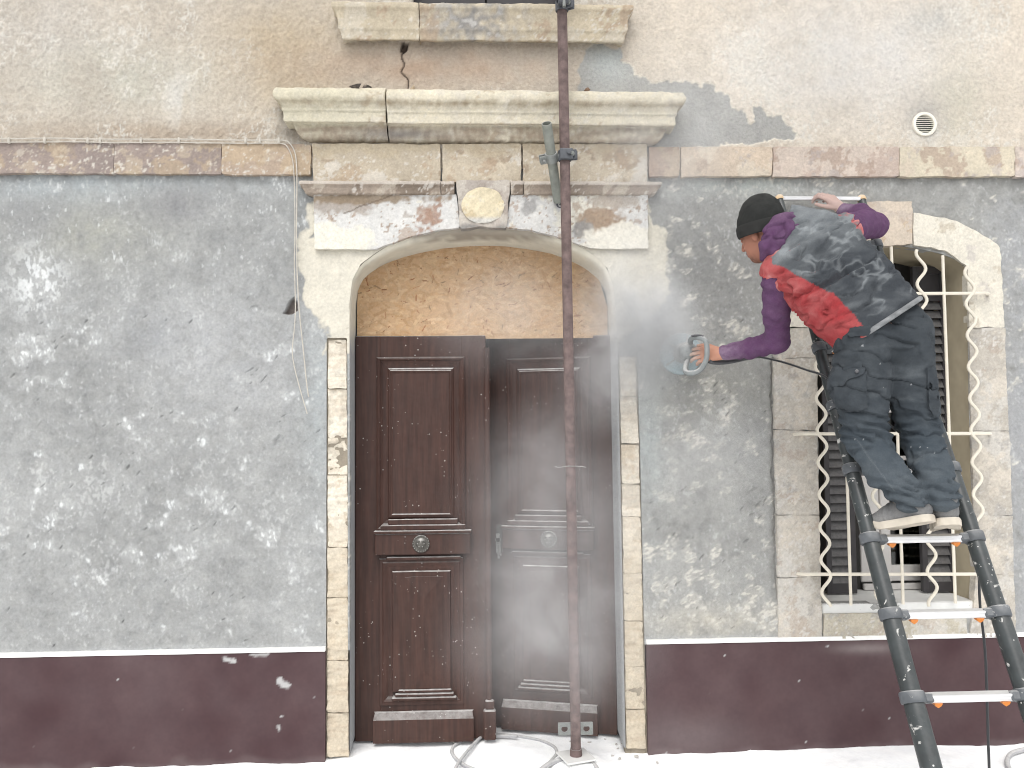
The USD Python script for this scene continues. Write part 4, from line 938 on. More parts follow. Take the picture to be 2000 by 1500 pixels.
for s in (0, 1):
    for k in range(0, 11):
        a, b = rail(s, k - (0.0 if k else 0.02)), rail(s, min(k + 1.0, kend)); r = rad(k)
        n = 9; pts = a + (b - a) * np.linspace(0, 1, n)[:, None]
        obj('rail_tube', tube(pts, np.r_[r * 0.93, np.full(n - 1, r)], 20), 'ladder_black', LAD, 40)
    for k in range(1, 11):
        c = rail(s, k); r = rad(k)
        prof = [(r * 0.9, 0.024), (r + 0.004, 0.024), (r + 0.0075, 0.019), (r + 0.0075, -0.012), (r + 0.005, -0.018), (r - 0.004, -0.018)]
        V1 = lathe(prof, c, -LA, 22)
        lug = frame_box(c + lw_ * (1 if s == 0 else -1) * (r + 0.014), 0.036, 0.046, 0.036, 0.006)
        obj('collar', join([V1, lug]), 'collar_grey', LAD, 40)
    cap = lathe([(0.0005, 0.022), (0.012, 0.021), (0.021, 0.012), (0.023, -0.004), (0.0205, -0.012)], rail(s, 0), -LA, 18)
    obj('top_cap', cap, 'tan_plastic', LAD, True)
    obj('foot', lathe([(0.0005, 0.01), (0.05, 0.01), (0.055, 0.0), (0.052, -0.05), (0.03, -0.052)], rail(s, kend), LA, 18), 'button_dark', LAD, 40)
for k in range(0, 11):
    r = rad(k); a = rail(0, k) + lw_ * (r + 0.024 if k else 0.012); b = rail(1, k) - lw_ * (r + 0.024 if k else 0.012); L_ = np.linalg.norm(b - a)
    up_ax = np.array([0, -0.10, 0.995]); c = (a + b) / 2
    # D-shaped tread with a flat top and a groove along its face
    prof = np.array([(-0.030, -0.012), (-0.026, -0.016), (0.018, -0.016), (0.026, -0.012), (0.029, -0.002), (0.0275, 0.002), (0.0275, 0.005), (0.029, 0.008), (0.027, 0.015), (0.022, 0.017), (-0.026, 0.017), (-0.030, 0.013)]) * ((0.62, 0.62) if k == 0 else (0.62, 0.9))
    out = np.cross(up_ax, lw_); out /= np.linalg.norm(out); out *= np.sign(-out[1])
    V = np.vstack([e + prof[:, :1] * out + prof[:, 1:] * up_ax for e in (a, b)]); m = len(prof)
    F = [(i, (i + 1) % m, m + (i + 1) % m, m + i) for i in range(m)]
    obj('rung', (V, np.array(F)), 'rung_aluminium', LAD)
    if k:
        for e, sg in ((a, 1), (b, -1)):
            q = e + lw_ * sg * 0.026 + out * 0.006 - up_ax * 0.017
            pts = np.array([(-0.015, -0.012, 0.004), (0.015, -0.012, 0.004), (-0.015, 0.014, 0.004), (0.015, 0.014, 0.004), (-0.012, -0.008, -0.006), (0.012, -0.008, -0.006), (-0.012, 0.012, -0.006), (0.012, 0.012, -0.006), (0.003, 0.010, -0.014), (-0.001, 0.010, -0.014)])
            obj('release_button', trimesh.convex.convex_hull(q + pts[:, :1] * lw_ + pts[:, 1:2] * out + pts[:, 2:] * up_ax), 'orange_plastic', LAD)
# ------------------------------------------------------------------ the worker
from scipy.spatial import cKDTree
class Blob:
    """a distance field on a grid, filled primitive by primitive and turned into one closed surface"""
    def __init__(s, lo, hi, h):
        s.lo, s.h = np.array(lo, float), h; s.n = np.ceil((np.array(hi) - lo) / h).astype(int) + 1
        s.F = np.full(s.n, 0.2, np.float32)
    def sub(s, lo, hi):
        a = np.clip(((np.array(lo) - s.lo) / s.h).astype(int), 0, s.n - 1); b = np.clip(((np.array(hi) - s.lo) / s.h).astype(int) + 2, 1, s.n)
        sl = tuple(slice(i, j) for i, j in zip(a, b))
        ax = [s.lo[k] + s.h * np.arange(a[k], b[k]) for k in range(3)]
        return sl, np.stack(np.meshgrid(*ax, indexing='ij'), -1)
    def put(s, sl, d, k):
        o = s.F[sl]
        if k <= 0: s.F[sl] = np.minimum(o, d); return
        h = np.clip(0.5 + 0.5 * (o - d) / k, 0, 1); s.F[sl] = o * (1 - h) + d * h - k * h * (1 - h)
    def cone(s, a, b, ra, rb, k=0.02, sub=False):
        a, b = np.asarray(a, float), np.asarray(b, float); m = max(ra, rb) + k * 2 + 0.03
        sl, p = s.sub(np.minimum(a, b) - m, np.maximum(a, b) + m)
        ab = b - a; t = np.clip(((p - a) @ ab) / max(ab @ ab, 1e-9), 0, 1)
        d = np.linalg.norm(p - a - t[..., None] * ab, axis=-1) - (ra + (rb - ra) * t)
        if sub: s.F[sl] = np.maximum(s.F[sl], -d)
        else: s.put(sl, d.astype(np.float32), k)
    def chain(s, pts, rs, k=0.02):
        for i in range(len(pts) - 1): s.cone(pts[i], pts[i + 1], rs[i], rs[i + 1], k)
    def ell(s, c, ax, r, k=0.02, sub=False):
        """ellipsoid with axes ax (rows) and radii r"""
        c, ax, r = np.asarray(c, float), np.asarray(ax, float), np.asarray(r, float); m = r.max() + k * 2 + 0.03
        sl, p = s.sub(c - m, c + m); q = (p - c) @ ax.T / r; l = np.linalg.norm(q, axis=-1)
        d = (l - 1) * r.min() if False else l * (l - 1) / np.maximum(np.linalg.norm(q / r, axis=-1), 1e-6)
        if sub: s.F[sl] = np.maximum(s.F[sl], -d)
        else: s.put(sl, d.astype(np.float32), k)
    def field(s, fun, lo, hi, k=0.02):
        sl, p = s.sub(lo, hi); s.put(sl, fun(p.reshape(-1, 3)).reshape(p.shape[:3]).astype(np.float32), k)
    def cut(s, c, nrm):
        """keep what lies on the side against nrm"""
        ax = [s.lo[k] + s.h * np.arange(s.n[k]) for k in range(3)]
        d = sum((ax[k] - c[k]).reshape([-1 if j == k else 1 for j in range(3)]) * nrm[k] for k in range(3))
        s.F = np.maximum(s.F, d.astype(np.float32))
    def mesh(s):
        F = s.F.copy(); F[0], F[-1], F[:, 0], F[:, -1], F[:, :, 0], F[:, :, -1] = (1,) * 6
        neg = F < 0; c = np.zeros(np.array(F.shape) - 1, int)
        for i, j, k in np.ndindex(2, 2, 2): c += neg[i:i + c.shape[0], j:j + c.shape[1], k:k + c.shape[2]]
        act = (c > 0) & (c < 8); I = np.argwhere(act); vid = np.full(act.shape, -1); vid[act] = np.arange(len(I))
        acc, cnt = np.zeros((len(I), 3)), np.zeros(len(I))
        cor = list(np.ndindex(2, 2, 2)); val = np.stack([F[I[:, 0] + a, I[:, 1] + b, I[:, 2] + d] for a, b, d in cor], 1)
        for u in range(8):
            for w in range(u + 1, 8):
                if sum(abs(np.array(cor[u]) - cor[w])) != 1: continue
                x = (val[:, u] < 0) != (val[:, w] < 0); t = val[x, u] / (val[x, u] - val[x, w])
                acc[x] += np.array(cor[u]) + t[:, None] * (np.array(cor[w]) - np.array(cor[u])); cnt[x] += 1
        V = s.lo + s.h * (I + acc / cnt[:, None]); Q = []
        for ax in range(3):
            o = [k for k in range(3) if k != ax]; sh = np.array(F.shape); sl0, sl1 = [slice(1, -1)] * 3, [slice(1, -1)] * 3
            sl0[ax], sl1[ax] = slice(0, -1), slice(1, None)
            e = neg[tuple(sl0)] != neg[tuple(sl1)]; E_ = np.argwhere(e); off = np.array([1, 1, 1]); off[ax] = 0; E_ = E_ + off
            n0 = neg[E_[:, 0], E_[:, 1], E_[:, 2]]
            d1, d2 = np.eye(3, dtype=int)[o[0]], np.eye(3, dtype=int)[o[1]]
            q = np.stack([vid[tuple((E_ - a).T)] for a in (d1 * 0 + d2 * 0, d1, d1 + d2, d2)], 1)
            fl = n0 if ax != 1 else ~n0
            q[~fl] = q[~fl][:, ::-1]; Q.append(q)
        Q = np.vstack(Q); return V, np.vstack([Q[:, [0, 1, 2]], Q[:, [0, 2, 3]]])

def vnorm(V, F):
    n = np.zeros_like(V); c = np.cross(V[F[:, 1]] - V[F[:, 0]], V[F[:, 2]] - V[F[:, 0]])
    for k in range(3): np.add.at(n, F[:, k], c)
    return n / np.maximum(np.linalg.norm(n, axis=1, keepdims=True), 1e-12)
def laplace(V, F, it=2, lam=0.5):
    e = np.vstack([F[:, [0, 1]], F[:, [1, 2]], F[:, [2, 0]]]); e = np.vstack([e, e[:, ::-1]])
    for _ in range(it):
        s = np.zeros_like(V); np.add.at(s, e[:, 0], V[e[:, 1]]); d = np.bincount(e[:, 0], minlength=len(V)); V = V + lam * (s / np.maximum(d, 1)[:, None] - V)
    return V
def nz(V, s, seed, oct=3): return (meshkit.fbm(V / s + 50, oct, seed) - 0.5) * 2
unit = lambda a: np.asarray(a, float) / np.linalg.norm(a)

# joints
J = {k: P(*v) for k, v in dict(
    pelvis=(1728, 640, -0.82), hipL=(1688, 668, -0.82), hipR=(1767, 656, -0.82), kneeL=(1690, 852, -0.80), kneeR=(1799, 850, -0.80), ankL=(1776, 978, -0.94), ankR=(1841, 975, -0.97),
    hem=(1712, 634, -0.82), waist=(1672, 590, -0.78), chest=(1628, 546, -0.70), shld=(1578, 484, -0.60), neck=(1545, 452, -0.54),
    shL=(1519, 552, -0.575), elL=(1519, 667, -0.44), wrL=(1412, 690, -0.285), shR=(1655, 446, -0.50), elR=(1708, 440, -0.28), wrR=(1645, 410, -0.125), head=(1486, 450, -0.51)).items()}
PER = thing('person', 'person in dark beanie, purple hoodie and grey red gilet grinding the wall from a ladder', 'person', at=tuple(P(1775, 1035, -0.88)))
fd = unit((-0.54, 0.81, -0.22)); uu = np.array([-0.06, -0.12, 0.98]); uu = unit(uu - (uu @ fd) * fd); sd = np.cross(fd, uu)      # sd: the head's right
HD = J['head']

def hand(B, wrist, palm_dir, back, side, r, fingers, thumb):
    """palm and five fingers; side points to the thumb; fingers: for each of four a list of bend angles; lengths in metres"""
    f, b, s = unit(palm_dir), unit(back), unit(side); b = unit(b - (b @ f) * f); s = unit(s - (s @ f) * f - (s @ b) * b)
    B.cone(wrist, wrist + f * 0.03, 0.027, 0.028, 0.01)
    base = [wrist + f * 0.092 + s * 0.030, wrist + f * 0.097 + s * 0.010, wrist + f * 0.092 - s * 0.010, wrist + f * 0.082 - s * 0.029]
    for q in base: B.cone(wrist + f * 0.022 + (q - wrist - f * 0.092) * 0.55, q, 0.017, 0.0125, 0.010)
    L_ = [(0.042, 0.026, 0.021), (0.047, 0.030, 0.022), (0.044, 0.028, 0.022), (0.034, 0.021, 0.019)]
    for i, q in enumerate(base):
        p, a = q, 0.0; spread = (1.5 - i) * 0.07; d0 = unit(f + s * spread)
        for j, (l, bend) in enumerate(zip(L_[i], fingers[i])):
            a += bend; d = math.cos(a) * d0 - math.sin(a) * b; p2 = p + d * l
            B.cone(p, p2, r[0] - 0.0006 * j, r[0] - 0.0006 * (j + 1), 0.002); p = p2
    p = wrist + f * 0.028 + s * 0.022; a = thumb[0]
    for l, bend, rr in ((0.042, 0, 0.0135), (0.032, thumb[1], 0.0105), (0.026, thumb[2], 0.0098)):
        a -= bend; d = unit(math.cos(a) * f + math.sin(a) * s - thumb[3] * b); p2 = p + d * l
        B.cone(p, p2, rr, rr - 0.0012, 0.004); p = p2

allp = np.array(list(J.values()))
B = Blob(allp.min(0) - [0.22, 0.16, 0.20], allp.max(0) + [0.14, 0.30, 0.22], 0.0042)
# head
B.ell(HD + uu * 0.015 - fd * 0.008, (fd, sd, uu), (0.097, 0.074, 0.098), 0.02)
B.ell(HD + fd * 0.030 - uu * 0.055, (fd, sd, uu), (0.066, 0.060, 0.075), 0.03)
B.ell(HD + fd * 0.048 - uu * 0.112, (fd, sd, uu), (0.034, 0.030, 0.022), 0.03)
for sg in (-1, 1):
    B.ell(HD + fd * 0.056 - uu * 0.045 + sd * sg * 0.036, (fd, sd, uu), (0.024, 0.022, 0.018), 0.014)
    B.ell(HD + fd * 0.090 + uu * 0.002 + sd * sg * 0.030, (fd, sd, uu), (0.010, 0.022, 0.008), 0.008)
    B.ell(HD + fd * 0.094 - uu * 0.017 + sd * sg * 0.031, (fd, sd, uu), (0.008, 0.014, 0.009), 0.0, True)
    B.ell(HD + fd * 0.084 - uu * 0.018 + sd * sg * 0.031, (fd, sd, uu), (0.011, 0.012, 0.011), 0.002)
    B.ell(HD - fd * 0.010 - uu * 0.030 + sd * sg * 0.076, (unit(fd + 0.3 * sd * sg), unit(sd * sg - 0.3 * fd), uu), (0.016, 0.008, 0.027), 0.005)
B.chain([HD + fd * 0.090 - uu * 0.008, HD + fd * 0.104 - uu * 0.030, HD + fd * 0.113 - uu * 0.046], [0.008, 0.010, 0.0115], 0.008)
for sg in (-1, 1): B.ell(HD + fd * 0.100 - uu * 0.049 + sd * sg * 0.012, (fd, sd, uu), (0.011, 0.009, 0.008), 0.005)
B.ell(HD + fd * 0.091 - uu * 0.077, (fd, sd, uu), (0.011, 0.024, 0.006), 0.004); B.ell(HD + fd * 0.089 - uu * 0.089, (fd, sd, uu), (0.011, 0.020, 0.007), 0.004)
# neck, trunk and limbs, under the clothes
B.chain([HD - uu * 0.07 - fd * 0.02, J['neck'], J['shld']], [0.058, 0.062, 0.085], 0.03)
B.chain([J['shld'], J['chest'], J['waist'], J['pelvis']], [0.095, 0.105, 0.10, 0.105], 0.03)
B.chain([J['shld'], J['shL'], J['elL'], J['wrL']], [0.075, 0.050, 0.038, 0.026], 0.02)
B.chain([J['shld'], J['shR'], J['elR'], J['wrR']], [0.075, 0.050, 0.038, 0.026], 0.02)
B.chain([J['pelvis'], J['hipL'], J['kneeL'], J['ankL']], [0.09, 0.085, 0.055, 0.040], 0.02)
B.chain([J['pelvis'], J['hipR'], J['kneeR'], J['ankR']], [0.09, 0.085, 0.055, 0.040], 0.02)
for q, t in (('ankL', P(1735, 1028, -0.84)), ('ankR', P(1838, 1030, -0.86))): B.chain([J[q], J[q] * 0.6 + t * 0.4 + [0, -0.01, 0.0]], [0.034, 0.022], 0.02)
# left hand on the grinder: seen from the back, fingers closed over the motor housing
fdir = unit(P(1345, 693, -0.235) - J['wrL'])
hand(B, J['wrL'], fdir, (0.10, -0.95, 0.25), (0.05, 0.05, 1.0), (0.0098,), [(0.35, 0.45, 0.3), (0.40, 0.5, 0.35), (0.45, 0.5, 0.35), (0.5, 0.55, 0.4)], (0.55, 0.25, 0.25, 0.25))
# right hand on the top rung: the back of the hand to the street, fingers bent over the bar
rung0 = P(1612, 383, -0.062)
hdir = unit(P(1604, 372, -0.095) - J['wrR'])
hand(B, J['wrR'], hdir, (0.25, -0.80, 0.50), (-0.75, -0.1, -0.55), (0.0098,), [(0.35, 0.9, 0.6), (0.40, 0.95, 0.6), (0.45, 0.95, 0.6), (0.5, 1.0, 0.6)], (0.5, 0.2, 0.2, 0.5))
V, F = B.mesh(); V = laplace(V, F, 1, 0.4)
px, py = pix(V[:, 0], V[:, 1], V[:, 2])
hd = (V - HD); df, du, ds = hd @ fd, hd @ uu, hd @ sd
T = np.tile(C(196, 150, 128), (len(V), 1)) * (1 + 0.05 * nz(V, 0.03, 3))[:, None]
isr = np.linalg.norm(V - J['wrR'] - hdir * 0.08, axis=1) < 0.14
T = lerp(T, C(206, 184, 178), 0.75 * isr)
isl = np.linalg.norm(V - J['wrL'] - fdir * 0.08, axis=1) < 0.13
T = lerp(T, C(206, 150, 126), 0.7 * isl); T = lerp(T, C(214, 200, 190), 0.6 * isl * sm(1378, 1350, px))
face = (df > 0.02) & (np.abs(ds) < 0.08) & (np.linalg.norm(hd, axis=1) < 0.19)
skin_ = np.linalg.norm(hd, axis=1) < 0.2
T = lerp(T, C(178, 122, 102), 0.8 * skin_)
T = lerp(T, C(60, 46, 40), 0.8 * face * np.clip(sm(-0.058, -0.066, du) * sm(-0.082, -0.074, du) * sm(0.036, 0.026, np.abs(ds)) + sm(-0.085, -0.115, du) * sm(0.02, 0.06, df) * (0.7 + 0.6 * nz(V, 0.012, 4)), 0, 1))
T = lerp(T, C(150, 84, 76), 0.7 * face * (np.abs(du + 0.083) < 0.010) * (np.abs(ds) < 0.022) * (df > 0.085))
T = lerp(T, C(48, 38, 34), 0.8 * (np.abs(du - 0.006) < 0.005) * (np.abs(np.abs(ds) - 0.031) < 0.018) * (df > 0.07) * (np.linalg.norm(hd, axis=1) < 0.19))
eye = np.minimum(*[np.linalg.norm(V - (HD + fd * 0.094 - uu * 0.018 + sd * sg * 0.031), axis=1) for sg in (-1, 1)])
T = lerp(T, C(220, 214, 206), eye < 0.011); T = lerp(T, C(40, 28, 22), eye < 0.005)
obj('body', (V, F), 'skin_surface', PER, True, T)

# beanie: dome and turned-up cuff
uc = unit(uu + np.array([0.03, -0.17, 0.0])); fc = unit(fd - (fd @ uc) * uc); sc = np.cross(fc, uc)
B = Blob(HD - 0.19, HD + 0.19, 0.0045)
B.ell(HD + uc * 0.030 - fc * 0.010, (fc, sc, uc), (0.112, 0.099, 0.112), 0.02)
B.ell(HD + uc * 0.088 - fc * 0.020, (fc, sc, uc), (0.082, 0.078, 0.074), 0.03)
B.cut(HD - uc * 0.012, -uc)
V, F = B.mesh(); V = laplace(V, F, 1, 0.4); n = vnorm(V, F); du = (V - HD) @ uu
V = V + n * (0.0035 * nz(V, 0.05, 5) + 0.002 * nz(V, 0.02, 6))[:, None]
T = np.tile(C(46, 47, 46, 0.75), (len(V), 1)) * (1 + 0.25 * nz(V, 0.04, 7))[:, None]; T = lerp(T, C(120, 120, 118), 0.22 * np.clip(n[:, 2], 0, 1) * (0.6 + nz(V, 0.03, 8)))
BE = obj('beanie', (V, F), 'cloth', PER, True, T)
th = np.linspace(0, 2 * math.pi, 73)[:-1]; rows = []
for q in np.linspace(0, 2 * math.pi, 15):
    rr, hh = 0.0085 * math.cos(q), 0.029 * math.sin(q) * (1 if abs(math.sin(q)) < 0.9 else 0.96)
    rows.append(np.array([HD + uc * (0.010 + hh) - fc * 0.010 + fc * (0.111 + rr) * math.cos(t) + sc * (0.099 + rr) * math.sin(t) + n_ * 0.0012 * math.sin(t * 36) for t, n_ in zip(np.r_[th, th[0]], [fc * math.cos(t) + sc * math.sin(t) for t in np.r_[th, th[0]]])]))
V, F = loft(rows)
obj('cuff', (V, F), 'cloth', BE, True, np.tile(C(50, 50, 49, 0.75), (len(V), 1)) * (1 + 0.2 * nz(V, 0.03, 9))[:, None])

# hoodie: both sleeves, bunched hood round the neck
B = Blob(np.min([J[k] for k in ('shL', 'elL', 'wrL', 'elR', 'wrR', 'head', 'chest')], 0) - 0.16, np.max([J[k] for k in ('shL', 'elL', 'wrL', 'shR', 'elR', 'wrR', 'head')], 0) + 0.14, 0.005)
midL = 0.5 * (J['shL'] + J['elL']) + [-0.006, 0, 0]; fmL = 0.5 * (J['elL'] + J['wrL']) + [0, 0, -0.006]
B.chain([J['shld'] + [0, 0.02, -0.03], J['shL'] + [0.01, 0, 0.01], midL, J['elL'], fmL, J['wrL'] + (J['elL'] - J['wrL']) * 0.03], [0.09, 0.076, 0.060, 0.053, 0.047, 0.036], 0.015)
midR = 0.5 * (J['shR'] + J['elR']) + [0.01, 0, 0.01]; fmR = 0.5 * (J['elR'] + J['wrR']) + [0.01, 0, 0.012]
B.chain([J['shld'], J['shR'], midR, J['elR'], fmR, J['wrR'] + (J['elR'] - J['wrR']) * 0.06], [0.085, 0.068, 0.066, 0.062, 0.052, 0.038], 0.015)
B.chain([J['shld'], J['neck'] + [0.0, -0.01, -0.01]], [0.10, 0.085], 0.02)
hood = [P(1493, 503, -0.57), P(1497, 478, -0.615), P(1507, 455, -0.64), P(1524, 437, -0.64), P(1544, 429, -0.60), P(1560, 433, -0.53), P(1566, 446, -0.45)]
B.chain(hood, [0.020, 0.034, 0.042, 0.044, 0.040, 0.034, 0.030], 0.008)
B.chain([q + [0.034, -0.010, -0.030] for q in hood[1:-1]], [0.028, 0.034, 0.034, 0.030, 0.026], 0.008)
B.chain([J['neck'] + [0, 0.03, 0.0], P(1500, 480, -0.47)], [0.08, 0.050], 0.02)
HOOD_N = None
V, F = B.mesh(); V = laplace(V, F, 2, 0.4); n = vnorm(V, F)
def along(V, a, b): ab = b - a; return ((V - a) @ ab) / (ab @ ab)
wr = np.zeros(len(V))
for (a, b, s0, ph) in ((J['elL'], J['wrL'], 0.9, 0.0), (J['shL'], J['elL'], 0.8, 1.0), (J['elR'], J['wrR'], 0.9, 2.0), (J['shR'], J['elR'], 0.8, 3.0)):
    t = along(V, a, b); L_ = np.linalg.norm(b - a); dist = np.linalg.norm(V - a - np.clip(t, 0, 1)[:, None] * (b - a), axis=1)
    w = (dist < 0.09) * sm(-0.1, 0.05, t) * sm(1.1, 0.95, t)
    wr += w * (0.0042 * np.sin(t * L_ / 0.030 * 2 * math.pi / 2 + 4.5 * nz(V, 0.07, 20 + int(ph)) + ph) * (0.5 + nz(V, 0.06, 30 + int(ph))))
V = V + n * (wr + 0.005 * nz(V, 0.07, 11) + 0.002 * nz(V, 0.022, 12) - 0.010 * sm(0.16, 0.0, np.abs(nz(V + 0.02 * nz(V, 0.06, 17)[:, None], 0.075, 16, 2))) * (np.linalg.norm(V - P(1520, 455, -0.6), axis=1) < 0.17))[:, None]
n = vnorm(V, F); px, py = pix(V[:, 0], V[:, 1], V[:, 2])
T = np.tile(C(90, 58, 92, 0.8), (len(V), 1)) * (1 + 0.14 * nz(V, 0.05, 13))[:, None]
cuffL, cuffR = sm(0.45, 0.98, along(V, J['elL'], J['wrL'])) * (np.linalg.norm(V - J['wrL'], axis=1) < 0.2), sm(0.5, 0.95, along(V, J['elR'], J['wrR'])) * (np.linalg.norm(V - J['wrR'], axis=1) < 0.17)
T = lerp(T, C(172, 152, 172), np.clip((0.10 + 0.5 * np.maximum(cuffL, cuffR)) * (0.75 + 0.8 * nz(V, 0.025, 14)), 0, 0.8))
T = lerp(T, C(150, 126, 146), np.clip(0.30 * sm(440, 410, py) * (px < 1570) * (0.8 + nz(V, 0.03, 15)), 0, 0.6))
HV = V.copy()
HO = obj('hoodie', (V, F), 'cloth', PER, True, T)

# gilet: one quilted shell round the trunk
ST = [('hem', (0.945, -0.326), 0.186, 0.145), ('waist', (0.92, -0.38), 0.206, 0.155), ('chest', (0.83, -0.56), 0.214, 0.160), ('shld', (0.76, -0.65), 0.205, 0.128), ('neck', (0.74, -0.67), 0.105, 0.095)]
key = np.array([J[s[0]] for s in ST]); key[0] += (key[0] - key[1]) * 0.10
kt = np.arange(5); ks = np.linspace(0, 4, 81)
from scipy.interpolate import CubicSpline
SP = CubicSpline(kt, key)(ks)
LATK = np.array([RT * s[1][0] - UP * s[1][1] for s in ST]); LATS = CubicSpline(kt, LATK)(ks)
TG = np.gradient(SP, axis=0); TG /= np.linalg.norm(TG, axis=1)[:, None]
LATS = LATS - (LATS * TG).sum(1)[:, None] * TG; LATS /= np.linalg.norm(LATS, axis=1)[:, None]
NS = np.cross(LATS, TG); NS *= np.sign(-NS[:, 1])[:, None]
AA, BB = np.interp(ks, kt, [s[2] for s in ST]), np.interp(ks, kt, [s[3] for s in ST])
AA, BB = gaussian_filter(AA, 4, mode='nearest'), gaussian_filter(BB, 4, mode='nearest')
stree = cKDTree(SP)
def tlocal(p):
    _, i = stree.query(p, k=2); w = 0.5
    i0 = i[:, 0]; q = p - SP[i0]; ax = (q * TG[i0]).sum(1)
    return i0, ax, (q * LATS[i0]).sum(1), (q * NS[i0]).sum(1)
def torso(p):
    i, ax, l, n = tlocal(p)
    a, b = AA[i], BB[i]; e = ((np.abs(l) / a) ** 2.5 + (np.abs(n) / b) ** 2.5) ** 0.4
    d = (e - 1) * np.minimum(a, b) * 0.9
    over = np.where(i == 0, -ax, np.where(i == 80, ax, 0.0)); return np.maximum(d, over) if False else np.where(over > 0, np.sqrt(np.maximum(d, 0) ** 2 + over ** 2) + np.minimum(d, 0) * (over <= 0), d)
B = Blob(SP.min(0) - 0.30, SP.max(0) + 0.26, 0.0055)
B.field(torso, SP.min(0) - 0.28, SP.max(0) + 0.25, 0.0)
B.cone(P(1521, 532, -0.58), J['shld'], 0.082, 0.09, 0.03); B.cone(P(1646, 452, -0.51), J['shld'], 0.086, 0.095, 0.03)
B.cut(SP[0] - TG[0] * 0.002, -TG[0])
V, F = B.mesh(); V = laplace(V, F, 2, 0.4); n = vnorm(V, F)
i, ax, l, nn = tlocal(V); s = i / 20.0
# folds: radiating from the left armpit and hanging across the small of the back
pxy = np.stack(pix(V[:, 0], V[:, 1], V[:, 2]), 1)
fold = np.zeros(len(V))
rng = np.random.default_rng(5)
def crease(pts, w, amp):
    global fold
    l_ = LineString(pts); d = shapely.distance(l_, shapely.points(pxy + 5 * np.stack([nz(V, 0.05, 41), nz(V, 0.05, 42)], 1))); end = shapely.line_locate_point(l_, shapely.points(pxy), normalized=True)
    fold += 1.7 * amp * np.exp(-(d / w) ** 2) * np.sin(np.clip(end, 0.04, 0.96) * math.pi) ** 0.5
back = (n @ NS[40] > 0.0)
for pts, w, a in [([(1545, 585), (1600, 560), (1660, 530), (1690, 512)], 7, -0.016), ([(1560, 596), (1610, 574), (1670, 540)], 8, 0.010), ([(1600, 575), (1660, 545), (1720, 500)], 9, 0.010), ([(1530, 500), (1590, 470), (1640, 450)], 6, 0.006), ([(1520, 515), (1580, 490), (1640, 480), (1690, 490)], 6, -0.006), ([(1540, 530), (1600, 510), (1690, 505)], 6, 0.006),
                  ([(1650, 560), (1700, 548), (1760, 545)], 6, 0.007), ([(1650, 585), (1710, 560), (1775, 570)], 7, -0.008), ([(1640, 600), (1700, 590), (1780, 588)], 7, 0.007), ([(1660, 640), (1690, 600), (1720, 570)], 6, -0.006), ([(1590, 640), (1610, 610), (1600, 580)], 7, -0.010), ([(1600, 640), (1640, 620), (1660, 600)], 8, 0.008), ([(1560, 450), (1600, 440), (1650, 440)], 6, 0.005), ([(1600, 500), (1640, 520), (1650, 550)], 6, -0.007), ([(1570, 540), (1590, 520), (1600, 480)], 6, -0.006)]: crease(pts, w, a)
W2 = np.stack([V @ unit(RT * 0.80 + UP * 0.60) / 0.17, V @ unit(-RT * 0.60 + UP * 0.80) / 0.060, V[:, 1] / 0.2], 1) + 0.6 * np.stack([nz(V, 0.10, 47), nz(V, 0.10, 48), nz(V, 0.10, 49)], 1)
V = V + n * ((fold * np.clip(n @ NS[40] + 0.3, 0, 1)) + 0.009 * nz(V, 0.10, 43, 2) + 0.006 * nz(V, 0.04, 44, 2) + (-0.012 * sm(0.16, 0.0, np.abs(nz(W2, 1.0, 45, 3))) + 0.006 * nz(W2, 0.6, 46, 2)) * sm(0.0, 0.7, s))[:, None]
VV = V.copy(); n = vnorm(V, F); pxy = np.stack(pix(V[:, 0], V[:, 1], V[:, 2]), 1)
W_ = np.stack([V @ unit(RT * 0.82 + UP * 0.57) / 0.30, V @ unit(-RT * 0.57 + UP * 0.82) / 0.045, V[:, 1] / 0.2], 1) + 0.5 * np.stack([nz(V, 0.09, 50), nz(V, 0.09, 56), nz(V, 0.09, 57)], 1)
ridge = sm(0.10, 0.55, nz(W_, 1.0, 51, 4)) + 0.6 * sm(0.003, 0.012, fold)
low = nz(V, 0.12, 52)
GR = C(64, 68, 73, 0.75)
crest = sm(0.12, 0.0, np.abs(nz(W2, 1.0, 58, 3))) * sm(-0.2, 0.3, nz(V, 0.10, 59))
dust = np.clip(0.05 + 0.46 * sm(1.5, 3.2, s) * (0.8 + 0.6 * low) + 0.26 * low + 0.30 * ridge * (0.6 + low) + 0.46 * crest, 0.02, 0.88)
T = lerp(np.tile(GR, (len(V), 1)), C(160, 165, 168), dust)
RED = [(1460, 570), (1478, 530), (1490, 500), (1507, 476), (1508, 516), (1530, 521), (1553, 536), (1582, 551), (1616, 569), (1626, 572), (1652, 598), (1668, 614), (1690, 642), (1660, 700), (1560, 660), (1520, 620)]
rp = Polygon(RED); shapely.prepare(rp)
facing = ((CAM - V) * n).sum(1) > 0
red = np.where(facing, shapely.contains_xy(rp, pxy[:, 0] + 3 * nz(V, 0.02, 53), pxy[:, 1]), l < -0.02 * s)
rc_ = lerp(np.tile(C(166, 58, 62, 0.68), (len(V), 1)), C(206, 128, 126), np.clip(0.20 + 0.35 * nz(V, 0.06, 54) + 0.3 * crest + 0.4 * ridge * nz(V, 0.08, 55) + 0.5 * sm(2.6, 3.4, s), 0, 0.7))
T = np.where(red[:, None], rc_, T)
dh, _i = cKDTree(HV).query(V); pe = (((V - J['shL']) @ unit(J['shld'] - J['shL']) < 0.10) | ((V - J['shR']) @ unit(J['shld'] - J['shR']) < 0.12)) & (s > 2.0)
T = lerp(T, lerp(np.tile(C(196, 70, 72), (len(V), 1)), C(214, 176, 172), np.clip(0.3 + 0.6 * nz(V, 0.03, 62), 0, 1)), sm(0.012, 0.007, dh) * pe)
